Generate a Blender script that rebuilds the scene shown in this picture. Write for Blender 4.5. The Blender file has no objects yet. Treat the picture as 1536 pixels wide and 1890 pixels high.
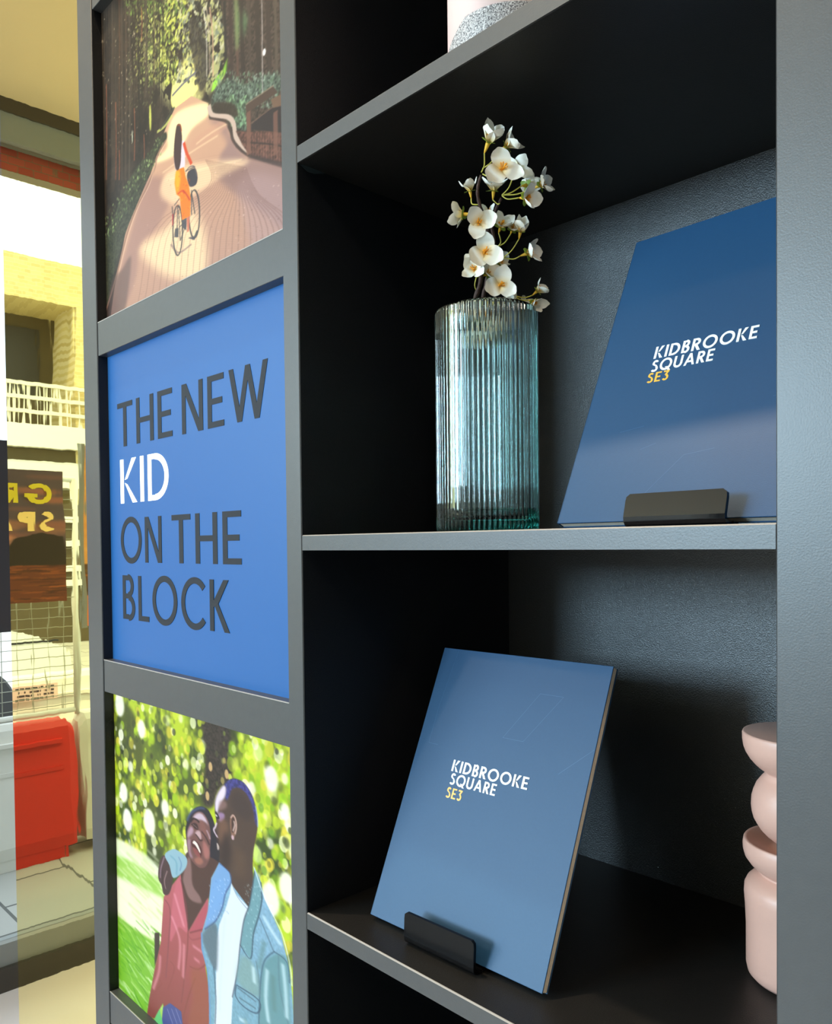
import bpy, math, random
import numpy as np
from math import sin, cos, tan, pi, radians, atan2, sqrt
from mathutils import Matrix, Vector
random.seed(7); RS = np.random.RandomState(11)
C = bpy.context.scene.collection
SC = bpy.context.scene
# ------------------------------------------------------------------ camera
CZ = 1.585                                   # eye height above the floor
F_PX, YAW, PITCH, ROLL, CX, CY = 1486.963, 0.807439, 0.0210307, -0.0102162, 768.0, 1035.861
Fv = np.array([-sin(YAW)*cos(PITCH), cos(YAW)*cos(PITCH), -sin(PITCH)])
R0 = np.array([cos(YAW), sin(YAW), 0.0]); U0 = np.cross(R0, Fv)
Rv = cos(ROLL)*R0 + sin(ROLL)*U0; Uv = -sin(ROLL)*R0 + cos(ROLL)*U0
cam = bpy.data.cameras.new('camera'); co = bpy.data.objects.new('camera', cam); C.objects.link(co)
co.matrix_world = Matrix(((Rv[0], Uv[0], -Fv[0], 0), (Rv[1], Uv[1], -Fv[1], 0), (Rv[2], Uv[2], -Fv[2], CZ), (0, 0, 0, 1)))
cam.sensor_fit = 'HORIZONTAL'; cam.sensor_width = 36; cam.lens = F_PX/1536*36
cam.shift_y = (CY-945)/1536; cam.clip_start = .02; cam.clip_end = 200
SC.camera = co
# ------------------------------------------------------------------ view, world, sun, lamps
SC.view_settings.view_transform = 'Standard'; SC.view_settings.look = 'None'
SC.view_settings.gamma = 1; SC.view_settings.exposure = 0.0; SC.view_settings.use_curve_mapping = False
XWIN = -3.10
SKY = 2.7
w = bpy.data.worlds.new('world'); SC.world = w; w.use_nodes = True
nt = w.node_tree; bg = nt.nodes['Background']
bg.inputs[0].default_value = (.76, .89, 1.0, 1); bg.inputs[1].default_value = SKY
def lamp(kind, name, loc, target, energy, col, **k):
    l = bpy.data.lights.new(name, kind); l.energy = energy; l.color = col
    for a, b in k.items(): setattr(l, a, b)
    o = bpy.data.objects.new(name, l); C.objects.link(o); o.location = loc
    o.rotation_euler = (Vector(target)-Vector(loc)).to_track_quat('-Z', 'Y').to_euler(); return o
lamp('SUN', 'sun', (8, 6, 20), (0, 0, 0), 3.2, (1, .95, .85), angle=.01)
WARM = (1, .78, .54)
lamp('SPOT', 'downlight', (-1.03, .10, CZ+1.58), (-.72, .45, CZ-.3), 100, WARM, spot_size=radians(80), spot_blend=.6, shadow_soft_size=.03)
lamp('SPOT', 'downlight', (-.75, -.55, CZ+1.58), (-.8, .45, CZ), 9, WARM, spot_size=radians(85), spot_blend=.7, shadow_soft_size=.05)
lamp('SPOT', 'downlight', (-1.9, -1.6, CZ+1.58), (-1.9, -1.4, 0), 150, WARM, spot_size=radians(130), spot_blend=.8, shadow_soft_size=.05)
lamp('SPOT', 'downlight', (1.3, -1.0, CZ+1.58), (-.4, .5, CZ-.3), 95, (1, .82, .64), spot_size=radians(60), spot_blend=.8, shadow_soft_size=.2)
lamp('SPOT', 'downlight', (-1.15, -1.3, CZ+1.56), (-1.0, .45, CZ+.95), 130, (1, .74, .45), spot_size=radians(38), spot_blend=1, shadow_soft_size=.1)  # extra spot added to tint the upper left posts tan
# daylight entering through the two window walls
lamp('AREA', 'daylight_left_window', (XWIN+.02, -2.75, CZ+.72), (-.4, .6, CZ), 80, (.62, .83, 1), shape='RECTANGLE', size=1.6, size_y=1.0)
lamp('AREA', 'daylight_front_window', (-2.28, -4.58, CZ+.78), (-.3, .5, CZ), 250, (.54, .80, 1), shape='RECTANGLE', size=1.15, size_y=.95)
# ------------------------------------------------------------------ materials
def S(r, g, b):
    f = lambda c: (c/255/12.92) if c/255 <= .04045 else ((c/255+.055)/1.055)**2.4
    return (f(r), f(g), f(b))
def mat(name, col, rough=.5, metal=0, noise=0, nscale=20, bump=0, bscale=200, spec=.5, **k):
    m = bpy.data.materials.new(name); m.use_nodes = True; n = m.node_tree; b = n.nodes['Principled BSDF']
    b.inputs['Roughness'].default_value = rough; b.inputs['Metallic'].default_value = metal
    b.inputs['Specular IOR Level'].default_value = spec
    tc = n.nodes.new('ShaderNodeTexCoord')
    nz = n.nodes.new('ShaderNodeTexNoise'); nz.inputs['Scale'].default_value = nscale; nz.inputs['Detail'].default_value = 4
    n.links.new(tc.outputs['Object'], nz.inputs['Vector'])
    mx = n.nodes.new('ShaderNodeMix'); mx.data_type = 'RGBA'
    mx.inputs[6].default_value = (*[c*(1-noise) for c in col], 1); mx.inputs[7].default_value = (*[min(1, c*(1+noise)) for c in col], 1)
    n.links.new(nz.outputs['Fac'], mx.inputs[0]); n.links.new(mx.outputs[2], b.inputs['Base Color'])
    if bump:
        bz = n.nodes.new('ShaderNodeTexNoise'); bz.inputs['Scale'].default_value = bscale; bz.inputs['Detail'].default_value = 2
        n.links.new(tc.outputs['Object'], bz.inputs['Vector'])
        bp = n.nodes.new('ShaderNodeBump'); bp.inputs['Strength'].default_value = bump; bp.inputs['Distance'].default_value = k.get('bdist', .001)
        n.links.new(bz.outputs['Fac'], bp.inputs['Height']); n.links.new(bp.outputs[0], b.inputs['Normal'])
    if 'emit' in k:
        b.inputs['Emission Strength'].default_value = k['emit']; b.inputs['Emission Color'].default_value = (*k.get('ecol', col), 1)
    return m
def vcmat(name, rough=.4, emit=0, spec=.4, sss=0, ink=1.):
    m = bpy.data.materials.new(name); m.use_nodes = True; n = m.node_tree; b = n.nodes['Principled BSDF']
    a = n.nodes.new('ShaderNodeVertexColor'); a.layer_name = 'Col'
    mu = n.nodes.new('ShaderNodeMix'); mu.data_type = 'RGBA'; mu.blend_type = 'MULTIPLY'; mu.inputs[0].default_value = 1; mu.inputs[7].default_value = (ink, ink, ink, 1)
    n.links.new(a.outputs[0], mu.inputs[6]); n.links.new(mu.outputs[2], b.inputs['Base Color']); b.inputs['Roughness'].default_value = rough; b.inputs['Specular IOR Level'].default_value = spec
    if emit: n.links.new(a.outputs[0], b.inputs['Emission Color']); b.inputs['Emission Strength'].default_value = emit
    if sss:
        b.inputs['Subsurface Weight'].default_value = sss; b.inputs['Subsurface Radius'].default_value = (.004, .004, .003); b.inputs['Subsurface Scale'].default_value = 1
    return m
def brickmat(name, c1, c2, cm, scale, rough=.8, bw=.5, rh=.25, axes='yz'):
    m = bpy.data.materials.new(name); m.use_nodes = True; n = m.node_tree; b = n.nodes['Principled BSDF']; b.inputs['Roughness'].default_value = rough
    tc = n.nodes.new('ShaderNodeTexCoord'); sp = n.nodes.new('ShaderNodeSeparateXYZ'); cb = n.nodes.new('ShaderNodeCombineXYZ')
    n.links.new(tc.outputs['Object'], sp.inputs[0])
    ix = {'x': 0, 'y': 1, 'z': 2}
    n.links.new(sp.outputs[ix[axes[0]]], cb.inputs[0]); n.links.new(sp.outputs[ix[axes[1]]], cb.inputs[1])
    br = n.nodes.new('ShaderNodeTexBrick'); br.inputs['Scale'].default_value = scale
    br.inputs['Color1'].default_value = (*c1, 1); br.inputs['Color2'].default_value = (*c2, 1); br.inputs['Mortar'].default_value = (*cm, 1)
    br.inputs['Brick Width'].default_value = bw; br.inputs['Row Height'].default_value = rh; br.inputs['Mortar Size'].default_value = .012
    n.links.new(cb.outputs[0], br.inputs['Vector']); n.links.new(br.outputs[0], b.inputs['Base Color'])
    return m
M = {}
M['backlam'] = mat('black laminate back board', (.006, .0075, .009), .38, bump=1.0, bscale=950, noise=.2, nscale=60, spec=1.0, bdist=.0006)
M['shelftop'] = mat('black laminate shelf board', (.013, .0125, .012), .38, bump=.5, bscale=1400, noise=.2, nscale=60, spec=.38, bdist=.0004)
M['laminate'] = mat('black laminate board', (.0038, .0046, .006), .36, bump=.7, bscale=1700, noise=.2, nscale=60, spec=.38, bdist=.0005)
M['edge'] = mat('charcoal laminate edge', (.042, .044, .046), .40, bump=.25, bscale=900, noise=.12, nscale=120, spec=.6, bdist=.0003)
M['edge_highlight'] = mat('painted highlight on the edge chamfer', (.30, .28, .26), .42)  # highlight along the top edges, put into a paler colour
M['acrylic'] = mat('glossy black acrylic', (.004, .004, .005), .03, spec=.5)
M['blackmetal'] = mat('matt black metal', (.003, .003, .0035), .22, spec=.16)
M['cover'] = mat('blue textured book cover', S(30, 70, 106), .48, noise=.06, nscale=400, bump=.22, bscale=1300, spec=.36, bdist=.0002)
M['coverline'] = mat('pressed line in blue cover', S(44, 86, 124), .42)
M['pages'] = mat('cream page block', S(228, 216, 198), .8, noise=.12, nscale=300)
M['white_ink'] = mat('white print', (.9, .92, .92), .4)
M['gold_ink'] = mat('gold foil print', S(232, 178, 70), .35)
M['sign_dark'] = mat('dark grey vinyl lettering', S(34, 37, 43), .6, spec=.2)
M['sign_white'] = mat('white lit lettering', (.95, .95, .93), .5, emit=.75)
M['blue'] = mat('blue printed panel', S(14, 60, 110), .42, noise=.02, nscale=4, spec=.35, emit=.42, ecol=S(52, 124, 200))
M['print'] = vcmat('backlit photographic print', .4, .58, .3, ink=.35)
M['print_bright'] = vcmat('bright backlit photographic print', .4, .74, .3, ink=.35)
M['poster_print'] = vcmat('printed window poster', .5, 0)
M['petal'] = vcmat('white silk petal', .6, 0, .3, .25)
M['stem'] = mat('brown wired stem', S(62, 38, 28), .7, noise=.4, nscale=300, bump=.5, bscale=500)
M['twig'] = mat('yellow green twig', S(185, 175, 75), .6, noise=.2, nscale=200)
M['calyx'] = mat('orange yellow calyx', S(225, 175, 45), .55, noise=.15, nscale=300)
M['sepal'] = mat('green sepal', S(120, 145, 50), .55, noise=.25, nscale=300)
M['stamen'] = mat('orange stamen', S(240, 160, 20), .6)
M['pink'] = mat('pale pink glazed ceramic', S(208, 164, 148), .42, noise=.05, nscale=40, bump=.12, bscale=260, spec=.5, bdist=.0008)
M['floor'] = mat('pale floor', S(205, 195, 190), .35, noise=.05, nscale=3)
M['ceil'] = mat('cream ceiling paint', S(226, 198, 158), .8, noise=.02, nscale=5)
M['wall'] = mat('off white wall paint', S(200, 196, 190), .8, noise=.02, nscale=5)
M['header'] = mat('dark brown window head', S(70, 60, 48), .5, noise=.05)
M['frame'] = mat('grey aluminium window frame', S(135, 138, 135), .4, noise=.04)
M['framedark'] = mat('dark window sill', S(60, 55, 48), .45, noise=.05)
M['brick_red'] = brickmat('red brick', S(225, 112, 98), S(205, 95, 84), S(150, 135, 115), 9)
M['brick_yel'] = brickmat('yellow stock brick', S(214, 196, 140), S(196, 176, 120), S(220, 205, 165), 4)
M['paving'] = brickmat('grey paving slabs', S(178, 176, 168), S(168, 166, 160), S(95, 95, 92), 1.6, axes='xy', bw=.9, rh=.9)
M['red_plastic'] = mat('red plastic', S(215, 42, 28), .45, noise=.05, nscale=6)
M['white_plastic'] = mat('white plastic', S(225, 222, 212), .5, noise=.05, nscale=6)
M['galv'] = mat('galvanised wire', S(165, 165, 150), .4, metal=.5, noise=.1)
M['carwhite'] = mat('white car paint', S(232, 232, 230), .15, noise=.01, spec=.6)
M['carglass'] = mat('dark car glass', (.03, .035, .04), .05, spec=.8)
M['tyre'] = mat('black rubber', (.02, .02, .02), .8)
M['recess'] = mat('olive brown cladding', S(84, 72, 44), .8, noise=.25, nscale=3)
M['slab'] = mat('white concrete slab', S(232, 228, 215), .7, noise=.04)
M['rail'] = mat('pale railing metal', S(225, 220, 200), .5)
M['leaf'] = mat('tree foliage', S(120, 150, 70), .8, noise=.5, nscale=6)
M['bark'] = mat('tree bark', S(95, 80, 62), .9, noise=.3, nscale=12)
M['signpink'] = mat('pale pink notice board', S(228, 200, 190), .6)
M['signtext'] = mat('dark notice print', S(60, 50, 55), .6)
M['posterback'] = mat('dark charcoal poster', S(58, 55, 62), .6, noise=.03)
M['orange'] = mat('orange print', S(240, 140, 90), .6)
def mirror_mat():
    m = bpy.data.materials.new('gold mirror'); m.use_nodes = True; n = m.node_tree; b = n.nodes['Principled BSDF']
    b.inputs['Base Color'].default_value = (1, .88, .40, 1); b.inputs['Metallic'].default_value = 1; b.inputs['Roughness'].default_value = .015
    tc = n.nodes.new('ShaderNodeTexCoord'); nz = n.nodes.new('ShaderNodeTexNoise'); nz.inputs['Scale'].default_value = 9; nz.inputs['Detail'].default_value = 1.5
    mp = n.nodes.new('ShaderNodeMapping'); mp.inputs['Scale'].default_value = (2.2, 1, 1)
    n.links.new(tc.outputs['Object'], mp.inputs[0]); n.links.new(mp.outputs[0], nz.inputs['Vector'])
    bp = n.nodes.new('ShaderNodeBump'); bp.inputs['Strength'].default_value = 1; bp.inputs['Distance'].default_value = .00014
    n.links.new(nz.outputs['Fac'], bp.inputs['Height']); n.links.new(bp.outputs[0], b.inputs['Normal'])
    return m
M['mirror'] = mirror_mat()
def pane_mat():
    m = bpy.data.materials.new('clear window glass'); m.use_nodes = True; n = m.node_tree
    n.nodes.remove(n.nodes['Principled BSDF']); o = n.nodes['Material Output']
    tr = n.nodes.new('ShaderNodeBsdfTransparent'); tr.inputs[0].default_value = (.95, .97, .96, 1)
    gl = n.nodes.new('ShaderNodeBsdfGlossy'); gl.inputs['Roughness'].default_value = .01
    fr = n.nodes.new('ShaderNodeFresnel'); fr.inputs[0].default_value = 1.15
    mx = n.nodes.new('ShaderNodeMixShader'); n.links.new(fr.outputs[0], mx.inputs[0]); n.links.new(tr.outputs[0], mx.inputs[1]); n.links.new(gl.outputs[0], mx.inputs[2])
    n.links.new(mx.outputs[0], o.inputs[0]); return m
M['pane'] = pane_mat()
def glass_mat():
    m = bpy.data.materials.new('fluted teal glass'); m.use_nodes = True; n = m.node_tree; b = n.nodes['Principled BSDF']
    b.inputs['Base Color'].default_value = (.93, .985, .975, 1); b.inputs['Transmission Weight'].default_value = 1
    b.inputs['Roughness'].default_value = .02; b.inputs['IOR'].default_value = 1.5
    va = n.nodes.new('ShaderNodeVolumeAbsorption'); va.inputs['Color'].default_value = (.30, .82, .78, 1); va.inputs['Density'].default_value = 36
    n.links.new(va.outputs[0], n.nodes['Material Output'].inputs['Volume'])
    return m
M['glass'] = glass_mat()
def speckle_mat():
    m = mat('pink and grey speckled glaze', S(196, 172, 168), .5); n = m.node_tree; b = n.nodes['Principled BSDF']
    tc = n.nodes.new('ShaderNodeTexCoord'); v = n.nodes.new('ShaderNodeTexNoise'); v.inputs['Scale'].default_value = 900; v.inputs['Detail'].default_value = 3
    n.links.new(tc.outputs['Object'], v.inputs[0])
    cr = n.nodes.new('ShaderNodeValToRGB'); cr.color_ramp.elements[0].color = (*S(70, 68, 72), 1); cr.color_ramp.elements[1].color = (*S(215, 212, 210), 1)
    cr.color_ramp.elements[0].position = .38; cr.color_ramp.elements[1].position = .66
    n.links.new(v.outputs['Fac'], cr.inputs[0])
    l = n.nodes.new('ShaderNodeTexNoise'); l.inputs['Scale'].default_value = 14; l.inputs['Detail'].default_value = 1; n.links.new(tc.outputs['Object'], l.inputs[0])
    sp = n.nodes.new('ShaderNodeSeparateXYZ'); n.links.new(tc.outputs['Object'], sp.inputs[0])
    # grey glitter patch: an arched area near the foot of the vase
    dt = n.nodes.new('ShaderNodeVectorMath'); dt.operation = 'DOT_PRODUCT'; n.links.new(tc.outputs['Object'], dt.inputs[0]); dt.inputs[1].default_value = (.69, .72, 0)
    ma = n.nodes.new('ShaderNodeMath'); ma.operation = 'MULTIPLY_ADD'; n.links.new(dt.outputs['Value'], ma.inputs[0]); ma.inputs[1].default_value = .9; ma.inputs[2].default_value = .0720
    mn = n.nodes.new('ShaderNodeMath'); mn.operation = 'MINIMUM'; n.links.new(ma.outputs[0], mn.inputs[0]); mn.inputs[1].default_value = .0365
    mb = n.nodes.new('ShaderNodeMath'); mb.operation = 'SUBTRACT'; n.links.new(mn.outputs[0], mb.inputs[0]); n.links.new(sp.outputs[2], mb.inputs[1])
    mc = n.nodes.new('ShaderNodeMath'); mc.operation = 'MULTIPLY'; mc.use_clamp = True; n.links.new(mb.outputs[0], mc.inputs[0]); mc.inputs[1].default_value = 900
    mx = n.nodes.new('ShaderNodeMix'); mx.data_type = 'RGBA'; mx.inputs[6].default_value = (*S(205, 180, 176), 1)
    n.links.new(cr.outputs[0], mx.inputs[7]); n.links.new(mc.outputs[0], mx.inputs[0]); n.links.new(mx.outputs[2], b.inputs['Base Color'])
    return m
M['speckle'] = speckle_mat()
# ------------------------------------------------------------------ helpers
WM = {}
class MB:
    def __init__(s): s.v = []; s.f = []
    def add(s, vs, fs):
        n = len(s.v); s.v += [tuple(map(float, p)) for p in vs]; s.f += [tuple(i+n for i in f) for f in fs]; return s
    def box(s, x0, x1, y0, y1, z0, z1, b=0):
        if b <= 0:
            vs = [(x, y, z) for z in (z0, z1) for y in (y0, y1) for x in (x0, x1)]
            return s.add(vs, [(0, 2, 3, 1), (4, 5, 7, 6), (0, 1, 5, 4), (1, 3, 7, 5), (3, 2, 6, 7), (2, 0, 4, 6)])
        vs = []
        for sx, X, ix in ((0, x0, x0+b), (1, x1, x1-b)):
            for sy, Y, iy in ((0, y0, y0+b), (1, y1, y1-b)):
                for sz, Z, iz in ((0, z0, z0+b), (1, z1, z1-b)):
                    vs += [(X, iy, iz), (ix, Y, iz), (ix, iy, Z)]
        k = lambda a, c, d, e: (a*4+c*2+d)*3+e
        fs = [(k(0,0,0,0), k(0,0,1,0), k(0,1,1,0), k(0,1,0,0)), (k(1,0,0,0), k(1,1,0,0), k(1,1,1,0), k(1,0,1,0)),
              (k(0,0,0,1), k(1,0,0,1), k(1,0,1,1), k(0,0,1,1)), (k(0,1,0,1), k(0,1,1,1), k(1,1,1,1), k(1,1,0,1)),
              (k(0,0,0,2), k(0,1,0,2), k(1,1,0,2), k(1,0,0,2)), (k(0,0,1,2), k(1,0,1,2), k(1,1,1,2), k(0,1,1,2))]
        for a in (0, 1):
            for c in (0, 1):
                fs.append((k(a,c,0,0), k(a,c,1,0), k(a,c,1,1), k(a,c,0,1)))
                fs.append((k(a,0,c,0), k(a,1,c,0), k(a,1,c,2), k(a,0,c,2)))
                fs.append((k(0,a,c,1), k(1,a,c,1), k(1,a,c,2), k(0,a,c,2)))
                for d in (0, 1): fs.append((k(a,c,d,0), k(a,c,d,1), k(a,c,d,2)))
        return s.add(vs, fs)
    def lathe(s, prof, c, n=64, cap=True, fn=None):
        vs = []; m = len(prof)
        for r, z in prof:
            for i in range(n):
                a = 2*pi*i/n; q = fn(r, z, a) if fn else r
                vs.append((c[0]+q*cos(a), c[1]+q*sin(a), z))
        fs = [(j*n+i, j*n+(i+1) % n, (j+1)*n+(i+1) % n, (j+1)*n+i) for j in range(m-1) for i in range(n)]
        if cap: fs += [tuple(range(n-1, -1, -1)), tuple((m-1)*n+i for i in range(n))]
        return s.add(vs, fs)
    def tube(s, pts, rad, n=8):
        P = [np.array(p, float) for p in pts]; rad = [rad]*len(P) if not hasattr(rad, '__len__') else rad; vs = []
        up = np.array([.13, .21, .97])
        for i, p in enumerate(P):
            d = P[min(i+1, len(P)-1)]-P[max(i-1, 0)]; d = d/(np.linalg.norm(d)+1e-12)
            a = np.cross(d, up); a /= np.linalg.norm(a)+1e-9; b = np.cross(d, a); up = np.cross(a, d) if abs(np.dot(d, up)) > .9 else up
            for k in range(n): vs.append(p+rad[i]*(a*cos(2*pi*k/n)+b*sin(2*pi*k/n)))
        fs = [(j*n+i, j*n+(i+1) % n, (j+1)*n+(i+1) % n, (j+1)*n+i) for j in range(len(P)-1) for i in range(n)]
        fs += [tuple(range(n-1, -1, -1)), tuple((len(P)-1)*n+i for i in range(n))]
        return s.add(vs, fs)
    def poly3(s, polys, o, ex, up, t=.0004, off=.0002):
        o, ex, up = map(np.array, (o, ex, up)); n = np.cross(ex, up); n = n/np.linalg.norm(n)
        for pi_, p in enumerate(polys):
            k = len(p); top = [o+ex*x+up*y+n*(off+t+pi_*2e-6) for x, y in p]; bot = [o+ex*x+up*y+n*off for x, y in p]
            s.add(top+bot, [tuple(range(k)), tuple(range(2*k-1, k-1, -1))]+[(i, i+k, (i+1) % k+k, (i+1) % k) for i in range(k)])
        return s
    def xf(s, m):
        s.v = [tuple(m @ Vector(p)) for p in s.v]; return s
    def build(s, name, m, parent=None, org=None, smooth=False, cols=None):
        me = bpy.data.meshes.new(name); Wp = WM[parent.name] if parent else Matrix.Identity(4)
        if parent is None and org is None:
            a = np.array(s.v); org = ((a[:, 0].min()+a[:, 0].max())/2, (a[:, 1].min()+a[:, 1].max())/2, a[:, 2].min())
        T = Matrix.Translation(org) if parent is None else Wp
        Ti = T.inverted(); me.from_pydata([tuple(Ti @ Vector(p)) for p in s.v], [], s.f); me.update()
        if smooth: me.polygons.foreach_set('use_smooth', [True]*len(me.polygons))
        if cols is not None:
            ca = me.color_attributes.new('Col', 'FLOAT_COLOR', 'POINT'); ca.data.foreach_set('color', np.c_[cols, np.ones(len(cols))].astype(np.float32).ravel())
        me.materials.append(M[m] if isinstance(m, str) else m)
        o = bpy.data.objects.new(name, me); C.objects.link(o)
        if parent: o.parent = parent; WM[o.name] = Wp
        else: o.matrix_world = T; WM[o.name] = T
        return o
def thing(name, label, cat, loc=(0, 0, 0), group=None, mtx=None):
    o = bpy.data.objects.new(name, None); C.objects.link(o); o.empty_display_size = .05
    T = mtx if mtx else Matrix.Translation(loc); o.matrix_world = T; WM[o.name] = T
    o['label'] = label; o['category'] = cat
    if group: o['group'] = group
    return o
def tag(o, label, cat, group=None, kind=None):
    o['label'] = label; o['category'] = cat
    if group: o['group'] = group
    if kind: o['kind'] = kind
    return o
def struct(name, mb, m): o = mb.build(name, m); o['kind'] = 'structure'; return o
def bx(*a, **k): return MB().box(*a, **k)
def ray(u, v): return Fv+Rv*(u-CX)/F_PX-Uv*(v-CY)/F_PX      # view direction through a point of the 1536 x 1890 frame
def on(u, v, ax, val):
    d = ray(u, v); o = np.array([0, 0, CZ]); return o+d*(val-o[ax])/d[ax]
# ------------------------------------------------------------------ lettering
def ring(cx, cy, rx, ry, t, a0, a1, n=28):
    a0, a1 = radians(a0), radians(a1); out = []
    for i in range(n):
        a, b = a0+(a1-a0)*i/n, a0+(a1-a0)*(i+1)/n
        out.append([(cx+rx*cos(a), cy+ry*sin(a)), (cx+rx*cos(b), cy+ry*sin(b)), (cx+(rx-t)*cos(b), cy+(ry-t)*sin(b)), (cx+(rx-t)*cos(a), cy+(ry-t)*sin(a))])
    return out
def rc(x0, y0, x1, y1): return [(x0, y0), (x1, y0), (x1, y1), (x0, y1)]
def pa(xa, ya, xb, yb, w): return [(xa-w/2, ya), (xa+w/2, ya), (xb+w/2, yb), (xb-w/2, yb)]
def glyph(c, t, kspecial=False):
    h = t*.88
    if c == 'T': return .60, [rc(0, 1-h, .60, 1), rc(.3-t/2, 0, .3+t/2, 1)]
    if c == 'H': return .64, [rc(0, 0, t, 1), rc(.64-t, 0, .64, 1), rc(0, .5-h/2, .64, .5+h/2)]
    if c == 'E': return .50, [rc(0, 0, t, 1), rc(0, 1-h, .5, 1), rc(0, 0, .5, h), rc(0, .5-h/2, .45, .5+h/2)]
    if c == 'N': return .70, [rc(0, 0, t, 1), rc(.70-t, 0, .70, 1), pa(.70-t*.62, 0, t*.62, 1, t*1.2)]
    if c == 'W': return 1.08, [pa(.30, 0, t/2, 1, t), pa(.30, 0, .54, 1, t), pa(.78, 0, .54, 1, t), pa(.78, 0, 1.08-t/2, 1, t)]
    if c == 'I': return t, [rc(0, 0, t, 1)]
    if c == 'K':
        if kspecial: return .62, [rc(0, 0, t, 1), [(t*1.35, .53), (t*2.1, .55), (.62, 1), (.62-t*1.25, 1)], [(t*1.35, .46), (t*2.1, .42), (.64, 0), (.64-t*1.3, 0)]]
        return .60, [rc(0, 0, t, 1), [(t*.9, .47), (t*.9, .58), (.56-t*.9, 1), (.60, 1), (t*1.9, .50)], [(t*1.0, .54), (t*2.0, .55), (.62, 0), (.62-t*1.2, 0)]]
    if c == 'D': return .72, [rc(0, 0, t, 1), rc(0, 0, .26, h), rc(0, 1-h, .26, 1)]+ring(.26, .5, .46, .5, t, -90, 90)
    if c == 'O': return .96, ring(.48, .5, .48, .53, t, 0, 360, 44)
    if c == 'Q': return .96, ring(.48, .5, .48, .53, t, 0, 360, 44)+[pa(.84, -.08, .56, .26, t*1.25)]
    if c == 'G': return .92, ring(.48, .5, .48, .53, t, 42, 360, 40)+[rc(.52, .5-h, .96, .5)]
    if c == 'C': return .84, ring(.48, .5, .48, .53, t, 42, 318, 40)
    if c == 'B': return .54, [rc(0, 0, t, 1), rc(0, 0, .26, h), rc(0, 1-h, .24, 1), rc(0, .53-h/2, .26, .53+h/2)]+ring(.24, .765-h*.04, .25, .235+h*.3, t, -90, 90)+ring(.26, .265, .28, .265+h*.3, t, -90, 90)
    if c in 'RP':
        g = [rc(0, 0, t, 1), rc(0, 1-h, .26, 1), rc(0, .42, .26, .42+h)]+ring(.26, .71, .29, .29, t, -90, 90)
        return (.58, g+[pa(.56-t*.3, 0, .26, .46, t*1.2)]) if c == 'R' else (.56, g)
    if c == 'L': return .44, [rc(0, 0, t, 1), rc(0, 0, .44, h)]
    if c == 'S': return .52, ring(.26, .75, .24, .27, t, 25, 215, 22)+ring(.26, .26, .28, .28, t, -150, 62, 22)+[[(.02, .70), (.11, .58), (.47, .36), (.42, .53), (.13, .72)]]
    if c == 'U': return .68, [rc(0, .34, t, 1), rc(.68-t, .34, .68, 1)]+ring(.34, .34, .34, .36, t, 180, 360)
    if c == 'A': return .80, [pa(t/2, 0, .40, 1, t), pa(.80-t/2, 0, .40, 1, t), rc(.2, .24, .6, .24+h)]
    if c == '3': return .52, [rc(.04, 1-h, .48, 1), pa(.24, .56, .44, .94, t*1.1)]+ring(.25, .30, .27, .32, t, -150, 95, 22)
    return .3, []
def word(txt, x0, x1, y0, ht, t=.13, sp=.15, ks=False, spaces=.34):
    polys = []; x = 0
    for ch in txt:
        if ch == ' ': x += spaces; continue
        wd, g = glyph(ch, t, ks)
        polys += [[(x+a, b) for a, b in p] for p in g]; x += wd+sp
    x -= sp; k = (x1-x0)/x
    return [[(x0+a*k, y0+b*ht) for a, b in p] for p in polys]
# ------------------------------------------------------------------ key measures (metres)
YF, YB, YM = .45, .755, .47
PL, PR, UL, UR, RL, RI = -1.1405, -1.0932, -.6519, -.6270, -.1835, -.1700
z = lambda a: a+CZ
b0b, b1t, b1b, b2t, b2b, b3t = map(z, (.7249, .3055, .2602, -.1535, -.1975, -.6135))
s1t, s1b, s2t, s2b, s3t, s3b = map(z, (.3753, .3594, .0097, -.0047, -.3518, -.3674))
XW = -3.10
# ------------------------------------------------------------------ the room
HC = CZ+1.604                                       # ceiling height
struct('floor', bx(-3.25, 2.6, -4.6, 2.6, -.12, 0), 'floor')
struct('ceiling', bx(-3.25, 2.6, -4.6, 2.6, HC, HC+.15), 'ceil')
struct('wall_back', bx(-3.25, 2.6, 2.6, 2.75, 0, HC), 'wall')
struct('wall_right', bx(2.6, 2.75, -4.6, 2.75, 0, HC), 'wall')
mb = MB().box(-3.25, -2.9, -4.75, -4.6, 0, HC).box(-1.2, 2.75, -4.75, -4.6, 0, HC).box(-2.9, -1.2, -4.75, -4.6, 2.95, HC).box(-2.9, -1.2, -4.75, -4.6, 0, .8)
struct('wall_front', mb, 'wall')
# left window wall: dark head, grey frame, glass, low sill
struct('trim_1', bx(XW-.06, XW+.01, -4.6, 2.6, z(1.556), HC), 'header')
o = struct('window_1', MB().box(XW-.06, XW, -4.6, 2.6, z(1.457), z(1.556)).box(XW-.06, XW, -4.6, 2.6, .085, .165)
    .box(XW-.06, XW, -4.6, -4.54, .165, z(1.457)).box(XW-.06, XW, 2.54, 2.6, .165, z(1.457)).box(XW-.06, XW, -1.96, -1.90, .165, z(1.457)).box(XW-.06, XW, 1.60, 1.66, .165, z(1.457)), 'frame')
bx(XW-.035, XW-.029, -4.54, 2.54, .16, z(1.462)).build('glass_pane', 'pane', o)
struct('baseboard_left', bx(XW-.06, XW+.02, -4.6, 2.6, 0, .085), 'framedark')
struct('wall_left', bx(-3.24, -3.18, -4.75, 2.75, z(1.385), HC+.5), 'brick_red')
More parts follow.
